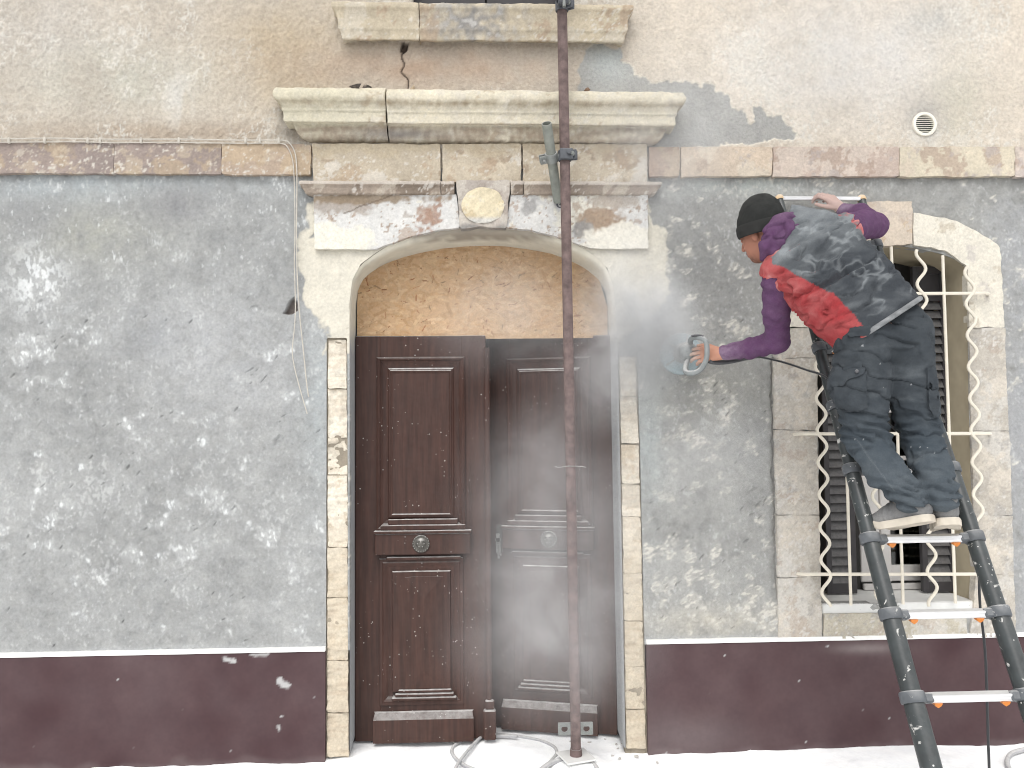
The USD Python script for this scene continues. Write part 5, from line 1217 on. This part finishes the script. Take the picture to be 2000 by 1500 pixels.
VE = obj('gilet', (V, F), 'cloth', PER, True, T)
# hem band and armhole trims
def ring(c, a, b, A_, B_, n=64): 
    t = np.linspace(0, 2 * math.pi, n + 1); return c + A_ * np.outer(np.sign(np.cos(t)) * np.abs(np.cos(t)) ** 0.8, a) + B_ * np.outer(np.sign(np.sin(t)) * np.abs(np.sin(t)) ** 0.8, b)
hb = np.abs((VV - SP[0]) @ TG[0]) < 0.012
hl_, hn_ = (VV[hb] - SP[0]) @ LATS[0], (VV[hb] - SP[0]) @ NS[0]; ang = np.arctan2(hn_, hl_); rad_ = np.hypot(hl_, hn_); bins = np.linspace(-math.pi, math.pi, 49)
prof_r = np.array([rad_[(ang >= bins[q]) & (ang < bins[q + 1])].max() if ((ang >= bins[q]) & (ang < bins[q + 1])).any() else np.nan for q in range(48)]); ok_ = ~np.isnan(prof_r); mid_ = 0.5 * (bins[1:] + bins[:-1])
prof_r = gaussian_filter(np.interp(mid_, mid_[ok_], prof_r[ok_]), 0.8, mode='wrap'); mid_ = np.r_[mid_, mid_[0] + 2 * math.pi]; prof_r = np.r_[prof_r, prof_r[0]]
rg = SP[0] + TG[0] * 0.006 + prof_r[:, None] * (np.cos(mid_)[:, None] * LATS[0] + np.sin(mid_)[:, None] * NS[0])
V, F = tube(rg, 0.0105, 10, False); px, py = pix(V[:, 0], V[:, 1], V[:, 2])
t = lerp(np.tile(C(120, 122, 124), (len(V), 1)), C(178, 180, 182), np.clip(0.4 + 0.8 * nz(V, 0.02, 61), 0, 1)); t = np.where(((px < 1690) & (((V - SP[0]) @ NS[0]) > -0.05))[:, None], C(190, 92, 90), t)
obj('hem', (V, F), 'cloth', VE, True, t)
# trousers
B = Blob(np.min([J[k] for k in ('pelvis', 'kneeL', 'ankL', 'ankR')], 0) - 0.2, np.max([J[k] for k in ('pelvis', 'hipR', 'kneeR', 'ankR')], 0) + 0.2, 0.0055)
def leg(h, kn, an, r, m1, m2): B.chain([h, P(*m1), kn, P(*m2), an], r, 0.018)
leg(J['hipL'], J['kneeL'], J['ankL'] + [0.0, 0, 0.014], [0.116, 0.116, 0.090, 0.076, 0.066], (1678, 752, -0.83), (1728, 918, -0.87))
leg(J['hipR'], J['kneeR'], J['ankR'] + [0, 0, 0.014], [0.109, 0.103, 0.085, 0.075, 0.064], (1777, 752, -0.83), (1820, 916, -0.89))
B.ell(P(1690, 664, -0.86), np.eye(3), (0.118, 0.10, 0.125), 0.02); B.ell(P(1764, 652, -0.86), np.eye(3), (0.110, 0.10, 0.125), 0.02)
B.cone(P(1708, 640, -0.80), P(1750, 626, -0.80), 0.112, 0.104, 0.03)
V, F = B.mesh(); V = laplace(V, F, 2, 0.4); n = vnorm(V, F); pxy = np.stack(pix(V[:, 0], V[:, 1], V[:, 2]), 1)
lg = pxy[:, 0] < np.interp(pxy[:, 1], [640, 760, 850, 930, 990], [1735, 1727, 1745, 1775, 1808])
q = pxy[:, 1] + np.where(lg, -0.25, -0.10) * (pxy[:, 0] - 1740) + 10 * nz(V, 0.09, 70, 2)
kn = np.exp(-((pxy[:, 1] - 835) / 38) ** 2); an = np.exp(-((pxy[:, 1] - 958) / 26) ** 2); hp = np.exp(-((pxy[:, 1] - 700) / 34) ** 2)
fold = 0.009 * kn * np.sin(q / 13 * 2 * math.pi / 1.3) * (0.6 + 0.8 * nz(V, 0.07, 71)) + 0.012 * an * np.sin(q / 17 * 2 * math.pi / 1.1 + 1.0) * (0.7 + 0.8 * nz(V, 0.06, 72)) + 0.007 * hp * np.sin(q / 22 * 2 * math.pi + 2) * nz(V, 0.08, 73)
W3 = np.stack([V[:, 0] / 0.14, V[:, 1] / 0.14, (V[:, 2] + 0.25 * V[:, 0]) / 0.06], 1) + 0.5 * np.stack([nz(V, 0.09, 84), nz(V, 0.09, 85), nz(V, 0.09, 86)], 1)
V = V + n * (fold + 0.007 * nz(V, 0.09, 74) + 0.0035 * nz(V, 0.035, 75) - 0.011 * sm(0.15, 0.0, np.abs(nz(W3, 1.35, 83, 2))) + 0.004 * nz(W3, 0.7, 87, 2))[:, None]
n = vnorm(V, F); pxy = np.stack(pix(V[:, 0], V[:, 1], V[:, 2]), 1)
ridge = sm(0.1, 0.6, nz(np.stack([V[:, 0] / 0.16, V[:, 1] / 0.1, V[:, 2] / 0.05], 1) + 0.4 * nz(V, 0.08, 81)[:, None], 1.0, 76, 4))
T = np.tile(C(56, 61, 66, 0.78), (len(V), 1)) * (1 + 0.12 * nz(V, 0.08, 77))[:, None]
T = lerp(T, C(62, 73, 82, 0.85), 0.6 * sm(740, 900, pxy[:, 1]))
T = lerp(T, C(132, 138, 142), np.clip(0.09 + 0.12 * nz(V, 0.05, 78) + 0.24 * ridge + 0.14 * sm(860, 920, pxy[:, 1]), 0, 0.5))
T = lerp(T, C(190, 192, 194), 0.8 * (nz(V, 0.012, 79, 1) > 0.86) * (nz(V, 0.1, 80) > 0.05))
seam = np.maximum(np.exp(-((pxy[:, 0] - np.interp(pxy[:, 1], [856, 900, 960], [1672, 1702, 1748])) / 1.4) ** 2) * (pxy[:, 1] > 856) * (pxy[:, 1] < 960) * lg, 0)
T = lerp(T, C(120, 126, 130), 0.5 * seam)
TR_ = obj('trousers', (V, F), 'cloth', PER, True, T)
TV, TN, TPX = V, n, pxy
ok = ((CAM - TV) * TN).sum(1) > 0.02; ok_i = np.nonzero(ok)[0]; ptree = cKDTree(TPX[ok_i])
def patch(name, pts, t, mat, parent, tint, step=3.0):
    """a piece of cloth of thickness t sewn onto the trousers where the photograph shows it"""
    pg = Polygon(pts).buffer(0); x0, y0, x1, y1 = pg.bounds
    V, F, T = relief(pg, 0.0, 1.0, step, lambda x, z: 0 * x, lambda x, y, z: np.tile(tint, (len(x), 1)))
    d, i = ptree.query(V[:, [0, 2]], k=4); w = 1 / (d + 0.5); w /= w.sum(1)[:, None]; j = ok_i[i]
    c, nn = (TV[j] * w[..., None]).sum(1), (TN[j] * w[..., None]).sum(1)
    W = c + nn * np.where(V[:, 1] > 0.5, -0.004, t)[:, None]
    W = W + nn * (0.003 * nz(W, 0.03, 90))[:, None]
    T = lerp(T, C(132, 138, 142), np.clip(0.07 + 0.12 * nz(W, 0.03, 91), 0, 0.4))
    return obj(name, (W, F), mat, parent, True, T)
CT = C(56, 61, 66, 0.78)
patch('cargo_pocket', [(1632, 752), (1690, 728), (1694, 796), (1652, 806), (1636, 790)], 0.012, 'cloth', TR_, CT)
patch('pocket_flap', [(1626, 740), (1640, 724), (1682, 706), (1686, 731), (1650, 748), (1628, 751)], 0.018, 'cloth', TR_, CT)
patch('back_pocket_flap', [(1656, 652), (1704, 640), (1696, 655), (1662, 658)], 0.008, 'cloth', TR_, CT)
patch('cargo_pocket', [(1808, 720), (1822, 716), (1830, 790), (1826, 812), (1812, 800)], 0.012, 'cloth', TR_, CT)
bt_ = P(1675, 729, -0.96)
d, i = ptree.query([[1674, 729]]); c = TV[ok_i[i[0]]] + TN[ok_i[i[0]]] * 0.021
obj('pocket_button', lathe([(0.0075, 0), (0.0075, 0.003), (0.005, 0.004), (0.0003, 0.0035)], c, TN[ok_i[i[0]]], 14), 'button_dark', TR_, True)

# shoes
def shoe(heel, toe, upv, label, ankle):
    e1 = unit(toe - heel); e3 = unit(upv - (np.asarray(upv) @ e1) * e1); e2 = np.cross(e3, e1); L_ = np.linalg.norm(toe - heel)
    loc = lambda a, b, c: heel + e1 * a * L_ + e2 * b + e3 * c
    B = Blob(np.minimum(np.minimum(heel, toe), ankle) - 0.10, np.maximum(np.maximum(heel, toe), ankle) + 0.12, 0.0045)
    B.chain([loc(0.13, 0, 0.045), loc(0.40, 0, 0.046), loc(0.66, 0.004, 0.038), loc(0.88, 0.006, 0.030)], [0.040, 0.044, 0.046, 0.036], 0.012)
    B.chain([loc(0.12, 0, 0.05), ankle * 0.5 + loc(0.16, 0, 0.09) * 0.5, ankle], [0.042, 0.046, 0.047], 0.015)
    B.cone(loc(0.35, 0, 0.085), loc(0.60, 0, 0.062), 0.030, 0.024, 0.02)
    B.cut(loc(0, 0, 0.012), -e3)
    V, F = B.mesh(); V = laplace(V, F, 1, 0.4); n = vnorm(V, F)
    q = V - heel; a, c = (q @ e1) / L_, q @ e3
    V = V + n * (0.002 * nz(V, 0.03, 95) + 0.003 * np.sin(a * 60 + 3 * nz(V, 0.04, 96)) * np.exp(-((a - 0.62) / 0.1) ** 2))[:, None]
    T = np.tile(C(116, 116, 117, 0.8), (len(V), 1)) * (1 + 0.18 * nz(V, 0.04, 97))[:, None]
    T = lerp(T, C(166, 165, 163), np.clip(0.26 + 0.45 * sm(0.5, 0.9, a) + 0.35 * nz(V, 0.03, 98), 0, 0.8))
    S = obj('shoe', (V, F), 'cloth', PER, True, T, label)
    out = np.array([(0.0, -0.020), (0.0, 0.020), (0.05, 0.034), (0.2, 0.042), (0.45, 0.042), (0.7, 0.052), (0.86, 0.047), (0.97, 0.028), (1.0, 0.004), (0.98, -0.022), (0.88, -0.040), (0.7, -0.045), (0.45, -0.036), (0.2, -0.040), (0.05, -0.033)])
    pg = Polygon(out * [L_, 1.0]).buffer(0.004).buffer(0.004); rr = np.array(pg.exterior.coords)[:-1]
    rows = []
    for k_, ins_ in ((-0.012, 0.006), (-0.010, 0.0), (0.012, -0.001), (0.019, 0.002), (0.020, 0.012)):
        pp = np.array(Polygon(rr).buffer(-ins_).exterior.coords); pp = resample(pp, 90)
        sp = k_ + 0.022 * sm(0.75, 1.05, pp[:, 0] / L_) * (1 if k_ < 0 else 1)
        rows.append(heel + pp[:, :1] * e1 + pp[:, 1:] * e2 + sp[:, None] * e3)
    rows.insert(0, np.tile(rows[0].mean(0), (90, 1)))
    obj('sole', loft(rows), 'shoe_sole', S, 40)
    for t in (0.44, 0.52, 0.60):
        c0 = loc(t, 0, 0.116 - 0.075 * (t - 0.36) / 0.24 + 0.004)
        obj('lace', tube([c0 - e2 * 0.026 - e3 * 0.010, c0 - e2 * 0.010 + e3 * 0.003, c0 + e2 * 0.010 + e3 * 0.003, c0 + e2 * 0.026 - e3 * 0.010], 0.0026, 6), 'cable_cream', S, True)
rk = rail(0.5, 6); rtop = rk[2] + 0.018
def on_rung(px, py, y): return P(px, py, y)
hL, tL = P(1818, 1014, -0.985), P(1709, 1034, -0.80)
hR, tR = P(1853, 1020, -1.000), P(1846, 1035, -0.74)
shoe(hL, tL, (0, 0.2, 1), 'grey suede shoe seen from its side', J['ankL'] + [0.004, 0.0, 0.0])
shoe(hR, tR, (0, 0.2, 1), 'grey suede shoe seen from behind', J['ankR'] + [0.004, 0.0, 0.0])
# ------------------------------------------------------------------ scaffold pole and its fittings
PB, PT0 = P(1125, 1474, -0.14), P(1097.5, 6, -0.245)
PT = PT0 + (PT0 - PB) * 0.2
pd = unit(PT - PB)
pole_at = lambda py: min((PB + (PT - PB) * t for t in np.linspace(0, 1, 600)), key=lambda q: abs(pix(*q)[1] - py))
SPOLE = thing('scaffold_pole', 'rusty brown scaffold pole standing in front of the right door leaf', 'pole', at=tuple(PB))
obj('tube', tube(PB + (PT - PB) * np.linspace(0, 1, 30)[:, None], 0.0248, 20), 'rusty_steel', SPOLE, 40)
obj('foot_sleeve', lathe([(0.0249, 0.03), (0.0285, 0.03), (0.0295, 0.0), (0.0295, -0.004)], PB, pd, 20), 'rusty_steel', SPOLE, 40)
bp = bx(-0.075, 0.075, -0.075, 0.075, -0.012, -0.003, 0.003); v = np.asarray(bp.vertices); ca, sa = math.cos(0.3), math.sin(0.3)
obj('base_plate', (PB + np.stack([v[:, 0] * ca - v[:, 1] * sa, v[:, 0] * sa + v[:, 1] * ca, v[:, 2]], 1), bp.faces), 'ledge_white', SPOLE)
c = pole_at(1422)
for sg in (-1, 1):
    hx = 0.052 * sg
    pl = sbox(min(hx * 0.46, hx * 1.55), -0.026, max(hx * 0.46, hx * 1.55), 0.026).buffer(0.006, join_style=1).buffer(-0.002)
    hole_ = shapely.Point(hx * 1.02, 0.0).buffer(0.0155).intersection(sbox(-1, -0.02, 1, 0.010))
    e = trimesh.creation.extrude_polygon(pl.difference(hole_), 0.006, engine='earcut'); w = np.asarray(e.vertices)
    obj('lug', (c + np.stack([w[:, 0], w[:, 2] - 0.003, w[:, 1]], 1), e.faces), 'galvanised_steel', SPOLE)
c = pole_at(912)
obj('tie_wire', tube(smoothpath([c + [-0.078, -0.02, 0.001], c + [-0.05, -0.022, -0.003], c + [-0.027, -0.02, 0.002], c + [0, -0.027, 0.003], c + [0.027, -0.02, 0.002], c + [0.055, -0.022, -0.001], c + [0.072, -0.02, -0.005]], 5), 0.0016, 6), 'key_steel', SPOLE, True)

TA, TB = P(1090, 393, -0.045), P(1067.5, 241, -0.335)
tdir = unit(TB - TA); TL_ = np.linalg.norm(TB - TA)
ST_ = thing('scaffold_tube', 'short open ended green grey scaffold tube clamped beside the rusty pole', 'tube', at=tuple(TA))
obj('tube', lathe([(0.0005, 0.0), (0.0242, 0.0), (0.0242, TL_), (0.0205, TL_), (0.0205, TL_ - 0.25), (0.0005, TL_ - 0.25)], TA, tdir, 24), 'green_zinc', ST_, 40)
th = np.linspace(0, 2 * math.pi, 22)
eb = P(1094, 399, -0.03)
obj('eye_bolt', join([tube(eb + 0.016 * np.stack([np.cos(th), -0.3 * np.sin(th), np.sin(th)], 1), 0.005, 8, False), tube([eb + [0, 0.0, 0], eb + [0.004, 0.04, 0]], 0.006, 8)]), 'dark_steel', ST_, True)
def clamp(c, axis, r, mat, parent, out_, w=0.046):
    """half shells round a tube with ears and a bolt"""
    axis = unit(axis); out_ = unit(out_ - (out_ @ axis) * axis); side = np.cross(axis, out_)
    obj('shell', lathe([(r, -w / 2), (r + 0.006, -w / 2), (r + 0.008, -w / 2 + 0.003), (r + 0.008, w / 2 - 0.003), (r + 0.006, w / 2), (r, w / 2)], c, axis, 22), mat, parent, 40)
    def bb(o, a, b, d, ch=0.003):
        q = bx(-a / 2, a / 2, -b / 2, b / 2, -d / 2, d / 2, ch); v = np.asarray(q.vertices); return o + v[:, :1] * out_ + v[:, 1:2] * side + v[:, 2:] * axis, q.faces
    e = c + out_ * (r + 0.018)
    obj('ear', join([bb(e + side * 0.011, 0.036, 0.008, w * 0.9), bb(e - side * 0.011, 0.036, 0.008, w * 0.9)]), mat, parent)
    obj('bolt', tube([e - side * 0.036, e + side * 0.036], 0.0065, 10), 'galvanised_steel', parent, 40)
    obj('nut', lathe([(0.0005, -0.006), (0.0125, -0.006), (0.0125, 0.006), (0.0005, 0.006)], e - side * 0.024, side, 6), 'galvanised_steel', parent)
cp = pole_at(304); ct = TA + tdir * min(np.linspace(0.1, TL_, 200), key=lambda q: abs(pix(*(TA + tdir * q))[1] - 307))
CO = thing('scaffold_coupler', 'grey steel coupler joining the short tube to the rusty pole below the cornice', 'coupler', at=tuple(cp))
clamp(cp, pd, 0.0250, 'dark_steel', CO, np.array([1.0, -0.35, 0]), 0.052)
clamp(ct, tdir, 0.0245, 'galvanised_steel', CO, np.array([-1.0, -0.2, 0]), 0.046)
obj('pivot', tube([cp + unit(ct - cp) * 0.03, ct - unit(ct - cp) * 0.03] if np.linalg.norm(ct - cp) > 0.065 else [cp + [0, 0, -0.01], ct + [0, 0, 0.01]], 0.014, 12), 'galvanised_steel', CO, 40)
q = bx(-0.034, 0.030, -0.007, 0.007, -0.026, 0.026, 0.003); v = np.asarray(q.vertices)
obj('flap', (cp + [0.006, -0.034, 0.0] + v, q.faces), 'dark_steel', CO)
obj('flap_bolt', lathe([(0.0005, 0.014), (0.011, 0.014), (0.012, 0.0), (0.0005, 0.0)], cp + [0.016, -0.041, 0.004], (0, -1, 0), 6), 'dark_steel', CO)
c2 = pole_at(13)
CO2 = thing('scaffold_coupler', 'dark steel coupler at the top of the rusty pole over the window sill', 'coupler', at=tuple(c2))
clamp(c2, pd, 0.0250, 'dark_steel', CO2, np.array([0.9, -0.5, 0]), 0.05)
clamp(c2 + [-0.004, -0.056, 0.006], (1.0, 0.1, 0.1), 0.0200, 'dark_steel', CO2, np.array([0, -0.3, 1.0]), 0.05)
obj('bolt_tip', tube([c2 + [0.002, -0.075, -0.012], c2 + [0.002, -0.080, -0.045]], 0.008, 10), 'galvanised_steel', CO2, 40)

# ------------------------------------------------------------------ wall grinder in the left hand
g0 = P(1328, 692, -0.006)
GRD = thing('wall_grinder', 'dusty grey hand grinder with round blue shroud pressed on the wall beside the doorway', 'grinder', at=tuple(g0))
ax_ = np.array([0.0, -1.0, 0.0])
obj('shroud', lathe([(0.094, 0.0), (0.106, 0.0), (0.107, 0.030), (0.104, 0.040), (0.094, 0.044), (0.088, 0.046), (0.086, 0.055), (0.060, 0.062), (0.050, 0.064)], g0, ax_, 40), 'tool_blue', GRD, 35)
obj('disc', lathe([(0.0005, 0.004), (0.090, 0.004), (0.090, 0.010), (0.0005, 0.010)], g0, ax_, 40), 'galvanised_steel', GRD, 35)
obj('motor_housing', lathe([(0.052, 0.060), (0.053, 0.085), (0.047, 0.098), (0.046, 0.110), (0.047, 0.160), (0.043, 0.180), (0.033, 0.196), (0.018, 0.204), (0.0005, 0.206)], g0, ax_, 28), 'tool_grey', GRD, 35)
for k in range(5):
    a = k / 5 * 2 * math.pi
    d = np.array([math.cos(a), 0, math.sin(a)])
    obj('rib', tube([g0 + d * 0.100 + ax_ * 0.043, g0 + d * 0.056 + ax_ * 0.067, g0 + d * 0.049 + ax_ * 0.092], 0.005, 6), 'tool_grey', GRD, True)
hp = [P(1346, 699, -0.17), P(1338, 724, -0.235), P(1349, 729, -0.285), P(1367, 723, -0.305), P(1379, 703, -0.310), P(1381, 682, -0.310), P(1377, 665, -0.305), P(1362, 659, -0.285), P(1350, 662, -0.235), P(1350, 676, -0.17)]
obj('handle', tube(smoothpath(hp, 6), 0.0125, 12), 'tool_grey', GRD, True)
obj('switch', tube(smoothpath([P(1350, 657, -0.290), P(1362, 654.5, -0.297), P(1374, 657, -0.305)], 4), 0.006, 8), 'button_dark', GRD, True)
obj('strain_relief', tube(smoothpath([P(1384, 704, -0.275), P(1420, 707, -0.25), P(1462, 699, -0.24), P(1484, 697, -0.25)], 5), np.linspace(0.013, 0.0085, 16), 10), 'button_dark', GRD, True)
cord = [P(1484, 697, -0.25), P(1508, 702, -0.28), P(1545, 712, -0.36), P(1580, 724, -0.48), P(1600, 730, -0.545), P(1622, 744, -0.57), P(1645, 765, -0.60), P(1690, 793, -0.62), P(1740, 832, -0.64), P(1770, 854, -0.66), P(1815, 890, -0.70), P(1850, 925, -0.72), P(1874, 952, -0.74), P(1890, 978, -0.76), P(1904, 1010, -0.78), P(1911, 1045, -0.79), P(1913, 1110, -0.79), P(1914, 1180, -0.80), P(1923, 1260, -0.82), P(1928, 1370, -0.84), P(1932, 1500, -0.86)]
e = cord[-1].copy(); e[2] = 0.03; cord += [e, e + [0.06, -0.05, -0.024], e + [0.5, -0.5, -0.024]]
obj('power_cord', tube(smoothpath(cord, 6), 0.0052, 8), 'cable_black', GRD, True)

# ------------------------------------------------------------------ cables
def cable(name, label, pts, r, mat, cat='cable'):
    pts = np.array(pts); p = thing(name, label, cat, at=tuple(pts[0])); obj('sheath', tube(smoothpath(pts, 6), r, 8), mat, p, True); return p
ya = -0.037
c1 = cable('facade_cable', 'upper thin cream cable along the left string course, hanging furthest down beside the door', [P(a, b, ya) for a, b in [(-260, 266), (-100, 269), (0, 271), (110, 270), (200, 272), (350, 272), (480, 274), (550, 274), (566, 280), (576, 298), (580, 350), (579, 450), (580, 520), (584, 600), (592, 680), (598, 740), (603, 775)]], 0.0031, 'cable_cream')
c2_ = cable('facade_cable', 'lower thin cream cable clipped along the left string course, hanging loose below it', [P(a, b, ya + 0.002) for a, b in [(-260, 274), (-100, 276), (0, 278), (140, 277), (230, 279), (330, 278), (470, 280), (545, 280), (562, 288), (571, 310), (575, 360), (576, 450), (575, 520), (577, 600), (573, 660), (572, 700), (586, 760), (600, 808)]], 0.0026, 'cable_cream')
for a in (18, 88, 172, 196, 276, 350, 480, 508, 545):
    q = P(a, 275, -0.033); obj('clip', bx(q[0] - 0.006, q[0] + 0.006, -0.043, -0.026, q[2] - 0.015, q[2] + 0.015, 0.003), 'cable_cream', c2_)
gz_ = 0.014
def floor_pts(l, z=gz_): return [PZ(a, b, z) for a, b in l]
cable('electric_cable', 'looped grey cable lying on white dust in front of the doorway', floor_pts([(1020, 1530), (1062, 1500), (1082, 1480), (1087, 1466), (1070, 1452), (1030, 1441), (980, 1435), (938, 1434), (906, 1444), (886, 1458), (883, 1471), (896, 1487), (930, 1504), (985, 1513), (1030, 1508)]), 0.0085, 'cable_grey')
cable('electric_cable', 'straight end of grey cable crossing the loop before the doorway', floor_pts([(878, 1530), (888, 1503), (904, 1478), (922, 1457), (938, 1441), (955, 1438), (985, 1437.5), (1010, 1439)], 0.030), 0.008, 'cable_grey')
cable('electric_cable', 'thick grey cable arching in front of the scaffold pole foot', floor_pts([(1040, 1520), (1062, 1500), (1080, 1489), (1102, 1484), (1125, 1482), (1144, 1485), (1158, 1493), (1168, 1506), (1172, 1530)], 0.03), 0.0125, 'cable_grey')
cable('electric_cable', 'bent grey cable at the right ladder foot', floor_pts([(1984, 1525), (1972, 1502), (1967, 1487), (1973, 1474), (1992, 1466), (2030, 1458), (2070, 1450)], 0.02), 0.011, 'cable_grey')

# ------------------------------------------------------------------ crumbs of mortar and stone
def crumb(c, r, seed, label, col, mat='weathered_stone', group=None):
    g = np.random.default_rng(seed); m = trimesh.convex.convex_hull(g.normal(size=(14, 3)) * [1, 0.8, 0.6] / 1.6 * r)
    v = np.asarray(m.vertices); v = v - [0, 0, v[:, 2].min()] + c
    p = obj('stone_fragment', (v, m.faces), mat, '/World', False, np.tile(col, (len(v), 1))); tag(p, label, 'rubble', group)
ct_ = z1 + 0.004
for i, (a, r, col) in enumerate([(694, 0.018, C(110, 100, 92)), (701, 0.024, C(96, 88, 82)), (711, 0.013, C(120, 108, 98)), (720, 0.015, C(104, 96, 90))]):
    crumb(np.array([P(a, 168, -0.11)[0], -0.11, ct_]), r, 300 + i, ('leftmost dark crumb of mortar on the left cornice block', 'largest dark crumb of mortar on the left cornice block', 'small dark crumb beside the largest one on the left cornice block', 'dark crumb of mortar nearest the cornice crack')[i], col, group='dark crumbs on the cornice')
crumb(np.array([P(808, 168, -0.10)[0], -0.10, ct_ - 0.006]), 0.022, 310, 'beige crumb of plaster lying on the cornice right of its crack', C(200, 178, 146))
crumb(np.array([P(1144, 171, -0.12)[0], -0.12, ct_ - 0.010]), 0.020, 311, 'brown stone crumb lying on the cornice right of the scaffold pole', C(150, 116, 90))
for i, (a, b, r) in enumerate([(876, 1440, 0.022), (884, 1446, 0.016), (893, 1440, 0.020), (905, 1438, 0.018), (874, 1450, 0.012), (888, 1452, 0.013)]):
    q = PZ(a, b, 0.004); crumb(q, r, 320 + i, 'white dusted stone crumb in the little heap beside the cable loop', C(226, 222, 216), 'white_dust', 'crumbs beside the cable loop')
rg_ = np.random.default_rng(8)
for i in range(14):
    a, b = rg_.uniform(1110, 1330), rg_.uniform(1440, 1500); q = PZ(a, b, 0.002)
    crumb(q, rg_.uniform(0.005, 0.011), 340 + i, 'tiny dusty crumb scattered on the white ground right of the doorway', C(206, 202, 196), 'white_dust', 'scattered crumbs right of the doorway')

# ------------------------------------------------------------------ dust blown out by the grinder
BL = [((1275, 632), -0.16, (0.34, 0.18, 0.28), 3.6), ((1235, 590), -0.15, (0.38, 0.15, 0.40), 2.8), ((1330, 690), -0.17, (0.17, 0.14, 0.15), 1.0), ((1215, 700), -0.14, (0.46, 0.24, 0.50), 1.2), ((1085, 1010), -0.14, (0.62, 0.40, 0.85), 0.44), ((1080, 1230), -0.20, (0.66, 0.44, 0.60), 0.44), ((1000, 620), -0.06, (0.60, 0.26, 0.40), 0.5), ((1300, 280), -0.20, (0.62, 0.19, 0.66), 0.65), ((1660, 90), -0.20, (0.9, 0.18, 0.7), 0.5), ((1380, 900), -0.20, (0.60, 0.19, 0.85), 0.40)]
B = Blob((-1.0, -0.75, -0.04), (2.9, 0.20, 4.6), 0.04)
nodes = {'g': ('geometry', {}), 'n': ('noise_texture', {'scale': 3.6, 'detail': 6.0, 'roughness': 0.62, 'distortion': 0.5}), 'nr': ('map_range', {'from_min': 0.34, 'from_max': 0.70, 'to_min': 0.22, 'to_max': 1.0, 'clamp': True}),
         'mul': ('math', {'math_type': 'multiply'}), 'p': ('principled_volume', {'color': (1.0, 1.0, 1.0), 'anisotropy': -0.35})}
links = [('g.position', 'n.vector'), ('n.fac', 'nr.value'), ('nr.result', 'mul.value1')]
prev = None
for i, ((a, b), y, r, w) in enumerate(BL):
    c = P(a, b, y); B.ell(c, np.eye(3), np.array(r) * 0.96, 0.05)
    nodes |= {f'm{i}': ('mapping', {'scale': tuple(1 / q for q in r), 'location': tuple(-c[k] / r[k] for k in range(3))}), f's{i}': ('gradient_texture', {'gradient_type': 'spherical'}), f'q{i}': ('math', {'math_type': 'power', 'value2': 1.8}), f'w{i}': ('math', {'math_type': 'multiply', 'value2': w * 5.2})}
    links += [('g.position', f'm{i}.vector'), (f'm{i}.vector', f's{i}.vector'), (f's{i}.fac', f'q{i}.value1'), (f'q{i}.value', f'w{i}.value1')]
    if prev:
        nodes[f'a{i}'] = ('math', {'math_type': 'add'}); links += [(prev, f'a{i}.value1'), (f'w{i}.value', f'a{i}.value2')]; prev = f'a{i}.value'
    else: prev = f'w{i}.value'
links += [(prev, 'mul.value2'), ('mul.value', 'p.density')]
M('dust_in_air', nodes, links, surface=None, volume='p.volume')
V, F = B.mesh()
p = obj('dust_cloud', (V, F), 'dust_in_air')
tag(p, 'pale stone dust drifting from the grinder across the door and wall', None, None, 'stuff')
